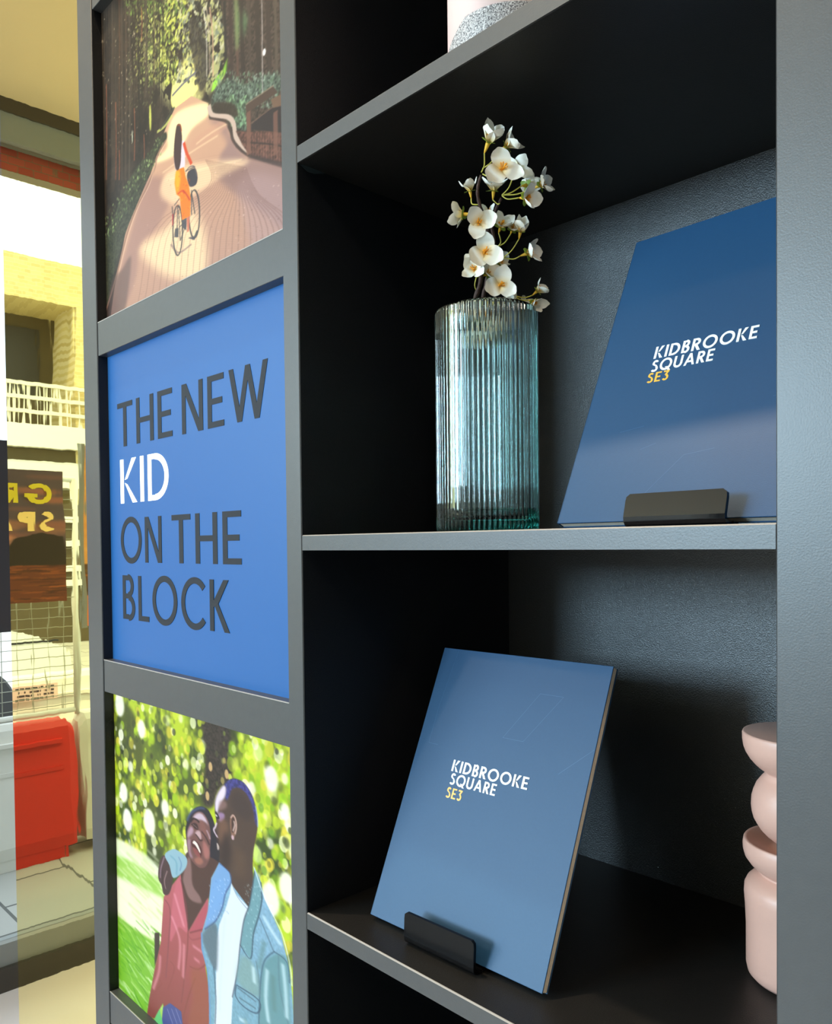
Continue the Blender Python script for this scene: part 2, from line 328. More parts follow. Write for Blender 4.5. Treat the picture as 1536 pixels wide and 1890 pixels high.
o = struct('window_2', MB().box(-2.9, -1.2, -4.70, -4.64, 2.89, 2.95).box(-2.9, -1.2, -4.70, -4.64, .8, .86).box(-2.9, -2.84, -4.70, -4.64, .86, 2.89).box(-1.26, -1.2, -4.70, -4.64, .86, 2.89), 'frame')
bx(-2.85, -1.25, -4.675, -4.669, .85, 2.9).build('glass_pane', 'pane', o)
# ------------------------------------------------------------------ gold mirror filler panel
t = thing('mirror_panel', 'tall gold tinted mirror panel at the left end of the black shelving', 'mirror', (-1.33, YM, 0))
bx(-1.5409, PL-.001, YM, YM+.004, .002, 3.15).build('mirror_sheet', 'mirror', t)
bx(-1.5409, PL-.001, YM+.0045, YM+.03, .002, 3.15).build('backing_board', 'laminate', t)
# ------------------------------------------------------------------ shelving unit
TOP = 2.95
t = thing('display_shelving', 'black floor-standing display shelving with open bays and framed print column', 'shelving', (-.6, .6, 0))
def upright(x0, x1, inner0=None, inner1=None):
    bx(x0, x1, YF, YF+.022, 0, TOP, b=.0008).build('upright_face', 'edge', t)
    bx(inner0 if inner0 else x0+.0008, inner1 if inner1 else x1-.0008, YF+.0222, YB+.012, 0, TOP).build('side_panel', 'laminate', t)
upright(PL, PR); upright(UL, UR); upright(RL, RL+.10, RI, RL+.098)
# narrow dark sides of the faces so the inside of each bay stays black
for x0, x1 in ((PR-.0002, PR+.0006), (UR-.0006, UR+.0002)):
    bx(x0, x1, YF+.0012, YF+.0225, 0, TOP).build('inner_lining', 'laminate', t)
bx(UR, RI, YB, YB+.012, 0, TOP).build('back_panel', 'backlam', t)
bx(PR, UL+.0008, .4735, .4855, 0, TOP).build('backing_panel', 'laminate', t)
def shelf(z0, z1, x0=UR+.0003, x1=RI-.0003):
    bx(x0, x1, YF+.0022, YB-.0003, z0, z1-.0001).build('shelf', 'shelftop', t)
    f = bx(x0, RL-.0003, YF+.0006, YF+.0021, z0, z1-.0008).build('shelf_edge', 'edge', t)
    MB().add([(x0, YF+.0006, z1-.0008), (RL-.0003, YF+.0006, z1-.0008), (RL-.0003, YF+.0016, z1+.0001), (x0, YF+.0016, z1+.0001), (x0, YF+.0022, z1-.0008), (RL-.0003, YF+.0022, z1-.0008), (RL-.0003, YF+.0022, z1+.0001), (x0, YF+.0022, z1+.0001)],
      [(0, 1, 2, 3), (3, 2, 6, 7), (0, 4, 5, 1), (4, 7, 6, 5), (0, 3, 7, 4), (1, 5, 6, 2)]).build('chamfer_highlight', 'edge_highlight', t)
shelf(s1b, s1t); shelf(s2b, s2t); shelf(s3b, s3t); shelf(s3b-.363, s3t-.363); shelf(.08, .10); shelf(s1b+.365, s1t+.365); shelf(2.80, 2.816)
YP = .464
def bar(z0, z1, d=.0012):
    bx(PR+.001, UL-.0002, YF+d, .4735, z0, z1, b=.0005).build('cross_bar', 'edge', t)
    bx(PR+.0012, UL-.0006, YF+d-.0003, YF+d+.0008, z1-.0008, z1+.0002).build('chamfer_highlight', 'edge_highlight', t)  # pale strip painted as the highlight on the bar's top edge
bar(b0b, b0b+.0445); bar(b1b, b1t); bar(b2b, b2t); bar(b3t-.0445, b3t); bar(b3t-.50, b3t-.4555); bar(b0b+.46, b0b+.50)
# ------------------------------------------------------------------ printed pictures (painted in plane coordinates of each print)
class Cv:
    def __init__(s, x0, x1, z0, z1, nx, ny, proj, bg=(60, 50, 40)):
        s.x0, s.x1, s.z0, s.z1, s.nx, s.ny, s.proj = x0, x1, z0, z1, nx, ny, proj
        s.a = np.ones((ny, nx, 3), np.float32)*np.array(bg, np.float32)
    def tc(s, p):
        q = s.proj(*p); return ((q[0]-s.x0)/(s.x1-s.x0)*s.nx, (s.z1-q[1])/(s.z1-s.z0)*s.ny)
    def mask(s, P, soft=0):
        P = np.array(P); x0 = int(max(0, P[:, 0].min()-soft*3-1)); x1 = int(min(s.nx, P[:, 0].max()+soft*3+2)); y0 = int(max(0, P[:, 1].min()-soft*3-1)); y1 = int(min(s.ny, P[:, 1].max()+soft*3+2))
        if x1 <= x0 or y1 <= y0: return None
        X, Y = np.meshgrid(np.arange(x0, x1)+.5, np.arange(y0, y1)+.5); m = np.zeros(X.shape, bool)
        for i in range(len(P)):
            (ax, ay), (bx_, by) = P[i], P[(i+1) % len(P)]
            if ay == by: continue
            m ^= ((ay > Y) != (by > Y)) & (X < (bx_-ax)*(Y-ay)/(by-ay)+ax)
        m = m.astype(np.float32)
        if soft > 0:
            for k in range(3):
                r = max(1, int(soft*.6)); 
                for ax in (0, 1):
                    c = np.cumsum(np.pad(m, [(r+1, r) if q == ax else (0, 0) for q in (0, 1)], mode='edge'), axis=ax)
                    m = (np.take(c, range(2*r+1, c.shape[ax]), ax)-np.take(c, range(0, c.shape[ax]-2*r-1), ax))/(2*r+1)
        return slice(y0, y1), slice(x0, x1), m
    def poly(s, pts, col, a=1., soft=1.5, smooth=True, tex=0):
        P = [s.tc(p) for p in pts]
        if smooth and len(P) > 4:
            Q = []; n = len(P); P = np.array(P)
            for i in range(n):
                p0, p1, p2, p3 = P[i-1], P[i], P[(i+1) % n], P[(i+2) % n]
                for k in (0, .25, .5, .75): Q.append(.5*((2*p1)+(-p0+p2)*k+(2*p0-5*p1+4*p2-p3)*k*k+(-p0+3*p1-3*p2+p3)*k**3))
            P = Q
        s.fill(P, col, a, soft, tex)
    def fill(s, P, col, a=1., soft=1.5, tex=0):
        r = s.mask(P, soft)
        if r is None: return
        ys, xs, m = r; m = (m*a)[..., None]; col = np.array(col, np.float32)
        if col.ndim == 2:
            g = np.linspace(0, 1, m.shape[0])[:, None, None]; col = col[0]*(1-g)+col[1]*g
        if tex: col = col*(1+tex*(s.noise(m.shape[1]//6+2, m.shape[0]//8+2, m.shape[1], m.shape[0])-.5)*2)[..., None]
        s.a[ys, xs] = s.a[ys, xs]*(1-m)+col*m
    def line(s, pts, wd, col, a=1., soft=.8):
        P = np.array([s.tc(p) for p in pts], float)
        if len(P) > 2:
            Q = []; n = len(P)
            for i in range(n-1):
                p0, p1, p2, p3 = P[max(i-1, 0)], P[i], P[i+1], P[min(i+2, n-1)]
                for k in (0, .2, .4, .6, .8): Q.append(.5*((2*p1)+(-p0+p2)*k+(2*p0-5*p1+4*p2-p3)*k*k+(-p0+3*p1-3*p2+p3)*k**3))
            P = np.array(Q+[P[-1]])
        d = np.gradient(P, axis=0); d /= np.linalg.norm(d, axis=1)[:, None]+1e-9; nrm = np.c_[-d[:, 1], d[:, 0]]*wd
        s.fill(np.r_[P+nrm, (P-nrm)[::-1]], col, a, soft)
    def ell(s, p, rx, ry, col, a=1., soft=1.5, raw=False, ang=0):
        c = p if raw else s.tc(p)
        s.fill([(c[0]+rx*cos(k)*cos(ang)-ry*sin(k)*sin(ang), c[1]+rx*cos(k)*sin(ang)+ry*sin(k)*cos(ang)) for k in np.linspace(0, 2*pi, 17)[:-1]], col, a, soft)
    @staticmethod
    def noise(gx, gy, nx, ny):
        g = RS.rand(gy+1, gx+1); X = np.linspace(0, gx-1e-4, nx); Y = np.linspace(0, gy-1e-4, ny); xi = X.astype(int); yi = Y.astype(int)
        fx = X-xi; fy = Y-yi; fx = fx*fx*(3-2*fx); fy = (fy*fy*(3-2*fy))[:, None]
        A = g[yi][:, xi]*(1-fx)+g[yi][:, xi+1]*fx; B = g[yi+1][:, xi]*(1-fx)+g[yi+1][:, xi+1]*fx
        return A*(1-fy)+B*fy
    def mesh(s, name, m, parent, axis='y', at=0, flip=False, step=2, th=.0015, back=None):
        a = s.a[:s.ny//step*step, :s.nx//step*step].reshape(s.ny//step, step, s.nx//step, step, 3).mean((1, 3)); ny, nx = a.shape[:2]
        X = np.linspace(s.x0, s.x1, nx); Z = np.linspace(s.z1, s.z0, ny); XX, ZZ = np.meshgrid(X, Z)
        V = np.stack([XX, np.full_like(XX, at), ZZ], -1) if axis == 'y' else np.stack([np.full_like(XX, at), XX, ZZ], -1)
        V = V.reshape(-1, 3); i = np.arange((ny-1)*(nx-1)); r = i//(nx-1); c = i % (nx-1); k = r*nx+c
        Fc = np.stack([k, k+nx, k+nx+1, k+1], 1)
        sr = np.clip(a.reshape(-1, 3)/255, 0, 1); lin = np.where(sr <= .04045, sr/12.92, ((sr+.055)/1.055)**2.4)
        # a solid sheet: front grid plus rim and back
        d = np.array([0, th, 0]) if axis == 'y' else np.array([-th, 0, 0])
        cn = [0, nx-1, ny*nx-1, (ny-1)*nx]; base = len(V); V = np.r_[V, V[cn]+d]; lin = np.r_[lin, np.ones((4, 3))*.02]
        me = bpy.data.meshes.new(name); Ti = np.array(WM[parent.name].inverted()); V = V @ Ti[:3, :3].T+Ti[:3, 3]
        ex = np.array([(base, base+1, base+2, base+3), (0, base, base+1, nx-1)[::-1], (base+3, base+2, ny*nx-1, (ny-1)*nx), (0, (ny-1)*nx, base+3, base), (nx-1, base+1, base+2, ny*nx-1)])
        Fc = np.r_[Fc, ex]
        me.vertices.add(len(V)); me.vertices.foreach_set('co', V.astype(np.float32).ravel())
        me.loops.add(Fc.size); me.loops.foreach_set('vertex_index', Fc.astype(np.int32).ravel())
        me.polygons.add(len(Fc)); me.polygons.foreach_set('loop_start', np.arange(len(Fc), dtype=np.int32)*4)
        me.update(calc_edges=True); me.validate()
        ca = me.color_attributes.new('Col', 'FLOAT_COLOR', 'POINT'); ca.data.foreach_set('color', np.c_[lin, np.ones(len(lin))].astype(np.float32).ravel())
        me.materials.append(M[m]); o = bpy.data.objects.new(name, me); C.objects.link(o); o.parent = parent; WM[o.name] = WM[parent.name]; return o
def pproj(u, v): p = on(u, v, 1, YP); return (p[0], p[2])
def pw(ox, oy, k): return lambda pts: [(ox+a/k, oy+b/k) for a, b in pts]
c1 = pw(0, 0, 2.743); c5 = pw(170, 1200, 2.739); c8 = pw(270, 1400, 3.857); c9 = pw(340, 1420, 9.45); cA = pw(290, 190, 6.3); cB = pw(185, 0, 4.518)
R = random.Random(5)
def speck(cv, conv, box, n, pal, rx, ry, a=(.4, 1), soft=.8, test=None):
    x0, x1, y0, y1 = box
    for _ in range(n):
        x = R.uniform(x0, x1); y = R.uniform(y0, y1)
        if test and not test(x, y): continue
        p = cv.tc(conv([(x, y)])[0]); cv.ell(p, R.uniform(*rx), R.uniform(*ry), R.choice(pal), R.uniform(*a), soft, raw=True, ang=R.uniform(-.5, .5))
# --- upper picture: a cyclist on a tree-lined brick path
def paint_path():
    cv = Cv(PR, UL+.0006, b1t, b0b, 900, 1520, pproj, (52, 43, 34))
    nz = cv.noise(60, 6, 900, 1520)*.5+cv.noise(24, 20, 900, 1520)*.5; cv.a *= (.65+.7*nz)[..., None]
    # bright gap between the trees
    n1 = cv.noise(34, 40, 900, 1520)*.45+cv.noise(90, 80, 900, 1520)*.35+cv.noise(170, 120, 900, 1520)*.2; old = cv.a.copy()
    cv.poly(cB([(560, -260), (520, 60), (430, 330), (400, 560), (470, 700), (600, 900), (660, 900), (830, 820), (930, 760), (1060, 560), (1050, 350), (1030, 0), (1000, -260)]), (168, 168, 112), 1, 26)
    cv.poly(cB([(540, 100), (470, 330), (440, 480), (500, 640), (620, 760), (780, 560), (830, 300), (760, 120), (740, -100), (600, -100)]), (186, 190, 84), 1, 22)
    k_ = np.clip((n1-.44)*9, 0, 1)[..., None]; cv.a = (old*.8*(1-k_)+cv.a*k_).astype(np.float32)
    cv.poly(cB([(640, 700), (700, 480), (790, 380), (850, 480), (860, 800), (700, 900)]), (214, 206, 128), .7, 16)
    cv.poly(cB([(600, 720), (620, 640), (780, 480), (840, 490), (820, 740), (640, 900), (590, 860)]), (250, 240, 140), 1, 4)
    speck(cv, cB, (300, 640, 40, 700), 900, [(196, 206, 90), (220, 224, 130), (60, 66, 34), (44, 44, 30), (90, 110, 50)], (1.5, 6), (3, 12))
    speck(cv, cB, (640, 1040, -200, 700), 900, [(200, 196, 160), (60, 60, 50), (40, 40, 38), (190, 190, 120), (120, 130, 110)], (1.5, 7), (3, 14))
    speck(cv, cB, (200, 720, -260, 120), 700, [(90, 120, 50), (50, 60, 30), (130, 160, 70), (38, 34, 26)], (1.5, 6), (3, 12))
    speck(cv, cB, (230, 460, 60, 900), 500, [(110, 120, 60), (48, 50, 30), (160, 170, 110), (38, 34, 26)], (1, 3.5), (2, 8), (.3, .8))
    cv.poly(cB([(830, 760), (760, 420), (740, 200), (800, 160), (880, 330), (930, 480), (900, 640)]), (48, 42, 38), .75, 6)
    for x, w0, c in ((880, 1.2, (225, 215, 205)), (932, 2.0, (200, 160, 130)), (905, 1.2, (190, 165, 150))): cv.line(cB([(x-20, 60), (x+5, 300), (x+8, 640)]), w0*1.3, c, .8)
    # left trunks
    for i in range(46):
        x = R.uniform(10, 560); y1 = 1150-(x-10)*.9 if x > 250 else 1500; c = R.choice([(34, 28, 22), (70, 56, 44), (96, 60, 38), (44, 38, 28), (58, 50, 40), (84, 74, 60)])
        cv.line(cB([(x-8, -260), (x, 300), (x+R.uniform(-6, 6), 700), (x+R.uniform(-8, 8), y1)]), R.uniform(.8, 4), c, R.uniform(.35, .85), 1.5)
    for x, y0, y1 in ((52, 700, 1500), (130, 850, 1500), (285, 900, 1340), (20, 1000, 1500), (160, 1250, 1500), (345, 60, 350), (365, 1120, 1400)):
        cv.line(cB([(x, y0), (x+4, (y0+y1)/2), (x, y1)]), 2.2, (150, 84, 56), .8, 2)
    for x in (475, 520, 500, 448, 590): cv.line(cB([(x, 200), (x-4, 560), (x-8, 900)]), 1.6, (40, 36, 26), .9)
    for _ in range(130): cv.ell(cB([(R.uniform(-20, 420), R.uniform(150, 1250))])[0], R.uniform(.8, 2), R.uniform(2, 7), (215, 200, 165), R.uniform(.3, 1), .6)
    cv.ell(cB([(418, 980)])[0], 6, 60, (216, 222, 100), .9, 4); cv.ell(cB([(268, 1140)])[0], 3, 30, (200, 206, 180), .9, 2)
    # right side: dark trunks and ferns
    cv.poly(cB([(1030, -260), (1040, 300), (1060, 560), (1000, 700), (940, 780), (930, 870), (1100, 1000), (1230, 1090), (1560, 1150), (1560, -300)]), (66, 54, 46), 1, 4, tex=.35)
    for x, w0, c in ((1040, 5, (40, 36, 34)), (1085, 6, (58, 44, 40)), (1135, 5, (90, 66, 56)), (1180, 8, (48, 38, 34)), (1240, 5, (70, 58, 50)), (1310, 9, (52, 42, 36)), (1400, 8, (60, 48, 42)), (1460, 5, (84, 72, 60))):
        cv.line(cB([(x-10, -280), (x, 200), (x+14, 700)]), w0, c, .9, 2)
    cv.poly(cB([(1120, -100), (1160, 150), (1150, 400), (1130, 390), (1120, 200)]), (130, 176, 104), .6, 9); cv.poly(cB([(1190, 60), (1230, 160), (1200, 340), (1185, 200)]), (104, 160, 104), .5, 9)
    cv.poly(cB([(1000, 640), (1060, 480), (1050, 600), (960, 740)]), (150, 215, 60), .8, 5); cv.poly(cB([(940, 690), (1010, 590), (960, 740), (925, 770)]), (150, 225, 60), .9, 4)
    cv.poly(cB([(940, 780), (1060, 660), (1210, 700), (1330, 640), (1500, 620), (1500, 760), (1240, 860), (1230, 1080), (1140, 1060), (1040, 950), (940, 930)]), (74, 86, 74), 1, 8, tex=.5)
    speck(cv, cB, (960, 1480, 600, 900), 420, [(120, 142, 120), (50, 60, 52), (150, 170, 150), (84, 110, 80)], (1.2, 3.5), (3, 10), (.35, .9), test=lambda x, y: y > 900-(x-900)*.5 or y < 780)
    speck(cv, cB, (1060, 1230, 800, 1060), 240, [(120, 160, 120), (60, 84, 60), (150, 190, 140), (60, 70, 50)], (1.5, 4), (4, 10), (.4, .9))
    cv.poly(cB([(950, 860), (1100, 860), (1150, 970), (1030, 960), (950, 940)]), (52, 40, 30), .9, 6)
    cv.line(cB([(1345, -200), (1350, 420), (1352, 780)]), 1.5, (200, 190, 185), .8); cv.ell(cB([(1366, 436)])[0], 6, 13, (240, 235, 230), 1, 2)
    # brick path
    P = [(620, 905), (760, 800), (830, 830), (900, 860), (905, 985), (1040, 1020), (1090, 1130), (1130, 1230), (1240, 1310), (1580, 1420), (1700, 3000), (40, 3000), (120, 2400), (220, 1900), (330, 1650), (420, 1450), (470, 1300), (550, 1180), (530, 1110), (570, 1010)]
    cv.poly(cB(P), ((204, 160, 128), (182, 140, 120)), 1, 2, smooth=False)
    cv.poly(cB([(905, 985), (1040, 1020), (1090, 1130), (1240, 1310), (1600, 1440), (1600, 2100), (1500, 1900), (1250, 1700), (1000, 1500), (1000, 1300), (1060, 1200), (1000, 1090)]), (146, 116, 112), .85, 14)
    cv.poly(cB([(1150, 1500), (1560, 1550), (1560, 2350), (1350, 2300), (1250, 2000)]), (176, 146, 146), .55, 22)
    cv.poly(cB([(420, 1480), (560, 1500), (600, 1620), (470, 1900), (330, 2050), (300, 2300), (200, 2560), (100, 2560), (330, 1680)]), (156, 118, 108), .75, 16)
    cv.poly(cB([(560, 1120), (640, 940), (880, 860), (900, 960), (760, 1080), (640, 1280), (460, 1360), (480, 1320), (560, 1230)]), (255, 236, 176), .95, 10)
    cv.poly(cB([(500, 1600), (620, 1400), (1240, 1330), (1000, 1480), (820, 1600), (620, 1700)]), (250, 214, 168), .75, 14)
    cv.poly(cB([(330, 2080), (560, 1900), (700, 1700), (860, 1900), (860, 2300), (560, 2300)]), (250, 218, 170), .85, 26)
    cv.poly(cB([(760, 1180), (1000, 1010), (1060, 1050), (900, 1190), (780, 1260)]), (198, 150, 124), .6, 8)
    for (a, b) in (((560, 1500), (1180, 1330)), ((520, 1440), (980, 1130)), ((800, 1200), (1060, 1030))): cv.line(cB([a, ((a[0]+b[0])/2, (a[1]+b[1])/2-10), b]), 3, (255, 232, 180), .45, 4)
    for i in range(26):      # joints running along the path
        k = i/25; xb = 260+k*1500
        cv.line(cB([(880+k*330, 1330+k*60), (960+k*360-60*(1-k), 1560+k*60), (xb*.75+250+k*60, 1900), (xb*.8+130+k*120, 2400), (xb*.82+60+k*150, 2800)]), 1.2, (110, 76, 68), .5, .8)
    for i in range(64):      # cross joints
        y = 1320+i*19; cv.line(cB([(470-(y-1320)*.33, y+120), (760, y+20), (1100, y-30), (1560, y+70)]), .9, (130, 92, 82), .16, .8)
    speck(cv, cB, (200, 1500, 1350, 2560), 260, [(120, 90, 84), (250, 220, 200), (90, 64, 60)], (1, 3), (1, 3), (.2, .6), test=lambda x, y: x > 620-(y-1300)*.4)
    # left kerb, hedge
    cv.poly(cB([(545, 1100), (470, 1180), (400, 1290), (330, 1360), (240, 1500), (130, 1760), (20, 2010), (-60, 2100), (0, 2600), (60, 2560), (110, 2300), (210, 1950), (330, 1650), (430, 1400), (470, 1260), (550, 1170)]), (56, 58, 42), 1, 4, tex=.3)
    speck(cv, cB, (0, 520, 1150, 2050), 1100, [(120, 140, 84), (70, 90, 50), (150, 172, 110), (52, 60, 40)], (1.5, 4), (3, 9), (.4, .9), test=lambda x, y: abs(y-(1240+(480-x)*1.55)) < 90+(480-x)*.1)
    cv.line(cB([(550, 1165), (480, 1290), (455, 1400), (400, 1540), (310, 1720), (240, 1900), (190, 2080), (130, 2320), (40, 2620)]), 4.5, (150, 112, 92), 1, 1.5)
    cv.line(cB([(560, 1160), (470, 1340), (415, 1530), (325, 1710), (256, 1890), (206, 2070), (146, 2320)]), 1.6, (226, 190, 160), .8, 1)
    cv.poly(cB([(100, 2350), (180, 2250), (260, 2150), (190, 2650), (60, 2650)]), (90, 70, 66), .6, 10)
    cv.line(cB([(475, 1100), (540, 1050), (600, 960)]), 6, (200, 206, 110), .8, 3); cv.line(cB([(500, 1080), (560, 990), (620, 890)]), 5, (70, 74, 60), .8, 3)
    cv.line(cB([(600, 800), (700, 690), (800, 600)]), 5, (110, 108, 112), 1, 1.5)
    # right kerb and stone wall
    cv.line(cB([(905, 880), (935, 960), (1060, 975), (1110, 1030), (1130, 1140), (1190, 1220), (1240, 1270)]), 8, (196, 172, 156), 1, 2)
    cv.line(cB([(912, 985), (1040, 1010), (1085, 1060), (1100, 1160), (1170, 1250), (1240, 1300)]), 4, (66, 50, 44), .8, 2)
    cv.poly(cB([(1130, 1090), (1230, 1100), (1560, 1080), (1560, 1370), (1240, 1290), (1180, 1200)]), (92, 60, 50), 1, 3, smooth=False, tex=.3)
    for x in range(1250, 1560, 22): cv.line(cB([(x, 1110), (x+2, 1300+(x-1250)*.2)]), 1.3, (150, 108, 92), .55)
    cv.line(cB([(1240, 1190), (1400, 1200), (1560, 1230)]), 2.5, (48, 34, 32), .9)
    cv.poly(cB([(1210, 880), (1440, 720), (1480, 770), (1260, 920), (1260, 1100), (1230, 1100)]), (76, 58, 48), 1, 2, smooth=False); cv.line(cB([(1215, 870), (1445, 712)]), 2, (140, 116, 96), .9)
    cv.poly(cB([(1260, 1040), (1420, 900), (1560, 880), (1560, 1110), (1260, 1080)]), (48, 38, 38), 1, 3, smooth=False); cv.line(cB([(1255, 1030), (1440, 890)]), 2, (120, 92, 76), .8)
    cv.poly(cB([(1420, 830), (1500, 790), (1560, 780), (1560, 870), (1440, 900)]), (110, 84, 66), 1, 2, smooth=False)
    for x in (1235, 1460): cv.line(cB([(x, 930), (x+2, 1290)]), 8, (120, 82, 68), .8, 3)
    cv.line(cB([(1240, 1300), (1400, 1340), (1580, 1390)]), 7, (60, 44, 44), .7, 5)
    # cyclist
    K = cA
    cv.line(K([(160, 1640), (250, 1740), (400, 1640)]), 4, (120, 96, 96), .6, 3)
    def wheel(cx, cy, rx, ry, wd):
        cv.line(K([(cx+rx*sin(a), cy-ry*cos(a)) for a in np.linspace(0, 2*pi, 17)]), wd, (52, 50, 52), 1, 1)
    wheel(240, 1480, 55, 290, 2.6); wheel(432, 1290, 62, 280, 2.6)
    cv.line(K([(410, 1560), (430, 1570), (470, 1480)]), 5, (60, 58, 60), .9, 2)
    for a, b in (((200, 1190), (260, 1110)), ((175, 1200), (190, 1400)), ((240, 1190), (230, 1560)), ((260, 1440), (330, 1380)), ((270, 1600), (340, 1400)), ((400, 1010), (400, 1300)), ((400, 1040), (440, 1290)), ((330, 790), (440, 740)), ((250, 1240), (270, 1600))):
        cv.line(K([a, b]), 1.8, (56, 52, 54), .95)
    cv.poly(K([(210, 1460), (250, 1450), (250, 1560), (200, 1560)]), (66, 64, 68), .9, 1.5); cv.poly(K([(290, 1360), (345, 1330), (340, 1480), (300, 1450)]), (60, 60, 68), .9, 2)
    cv.line(K([(185, 1290), (182, 1420)]), 2.5, (170, 30, 40), 1)
    cv.poly(K([(350, 880), (360, 800), (440, 760), (470, 860), (450, 950), (380, 970)]), (60, 56, 62), 1, 1.5); cv.line(K([(335, 800), (370, 750), (430, 740), (460, 850)]), 2, (90, 80, 82), 1)
    cv.poly(K([(345, 1330), (380, 1310), (370, 1490), (350, 1500)]), (196, 110, 84), 1, 1.5)
    cv.poly(K([(380, 1560), (440, 1560), (440, 1590), (360, 1570)]), (70, 66, 72), 1, 1.5)
    cv.poly(K([(210, 560), (310, 430), (325, 620), (312, 770), (225, 790), (200, 680)]), (226, 206, 214), 1, 1.5)
    cv.poly(K([(225, 780), (312, 745), (330, 850), (370, 960), (390, 1100), (385, 1310), (290, 1360), (265, 1090), (225, 1060), (205, 930)]), (240, 120, 20), 1, 1.5, smooth=False)
    cv.poly(K([(220, 800), (260, 790), (270, 900), (240, 1040), (210, 940)]), (252, 176, 30), .8, 5)
    cv.line(K([(300, 1010), (340, 1060), (380, 1130)]), 3, (176, 60, 30), .8, 2); cv.line(K([(240, 1060), (290, 1020), (320, 1050)]), 3, (190, 60, 30), .8, 2)
    for _ in range(46): cv.ell(K([(R.uniform(215, 380), R.uniform(800, 1320))])[0], 1.6, 2.6, R.choice([(200, 60, 20), (250, 170, 40)]), .7, .6)
    cv.line(K([(310, 460), (340, 570), (375, 650), (400, 710)]), 5.5, (206, 72, 36), 1, 1.5)
    cv.poly(K([(230, 260), (255, 243), (278, 270), (285, 340), (290, 420), (280, 560), (275, 680), (250, 775), (215, 760), (195, 620), (200, 470), (215, 330)]), (66, 46, 44), 1, 1.5)
    cv.line(K([(235, 262), (268, 258), (284, 330)]), 2.5, (150, 76, 50), .9, 1.5)
    # finished canvas of the upper picture
    return cv
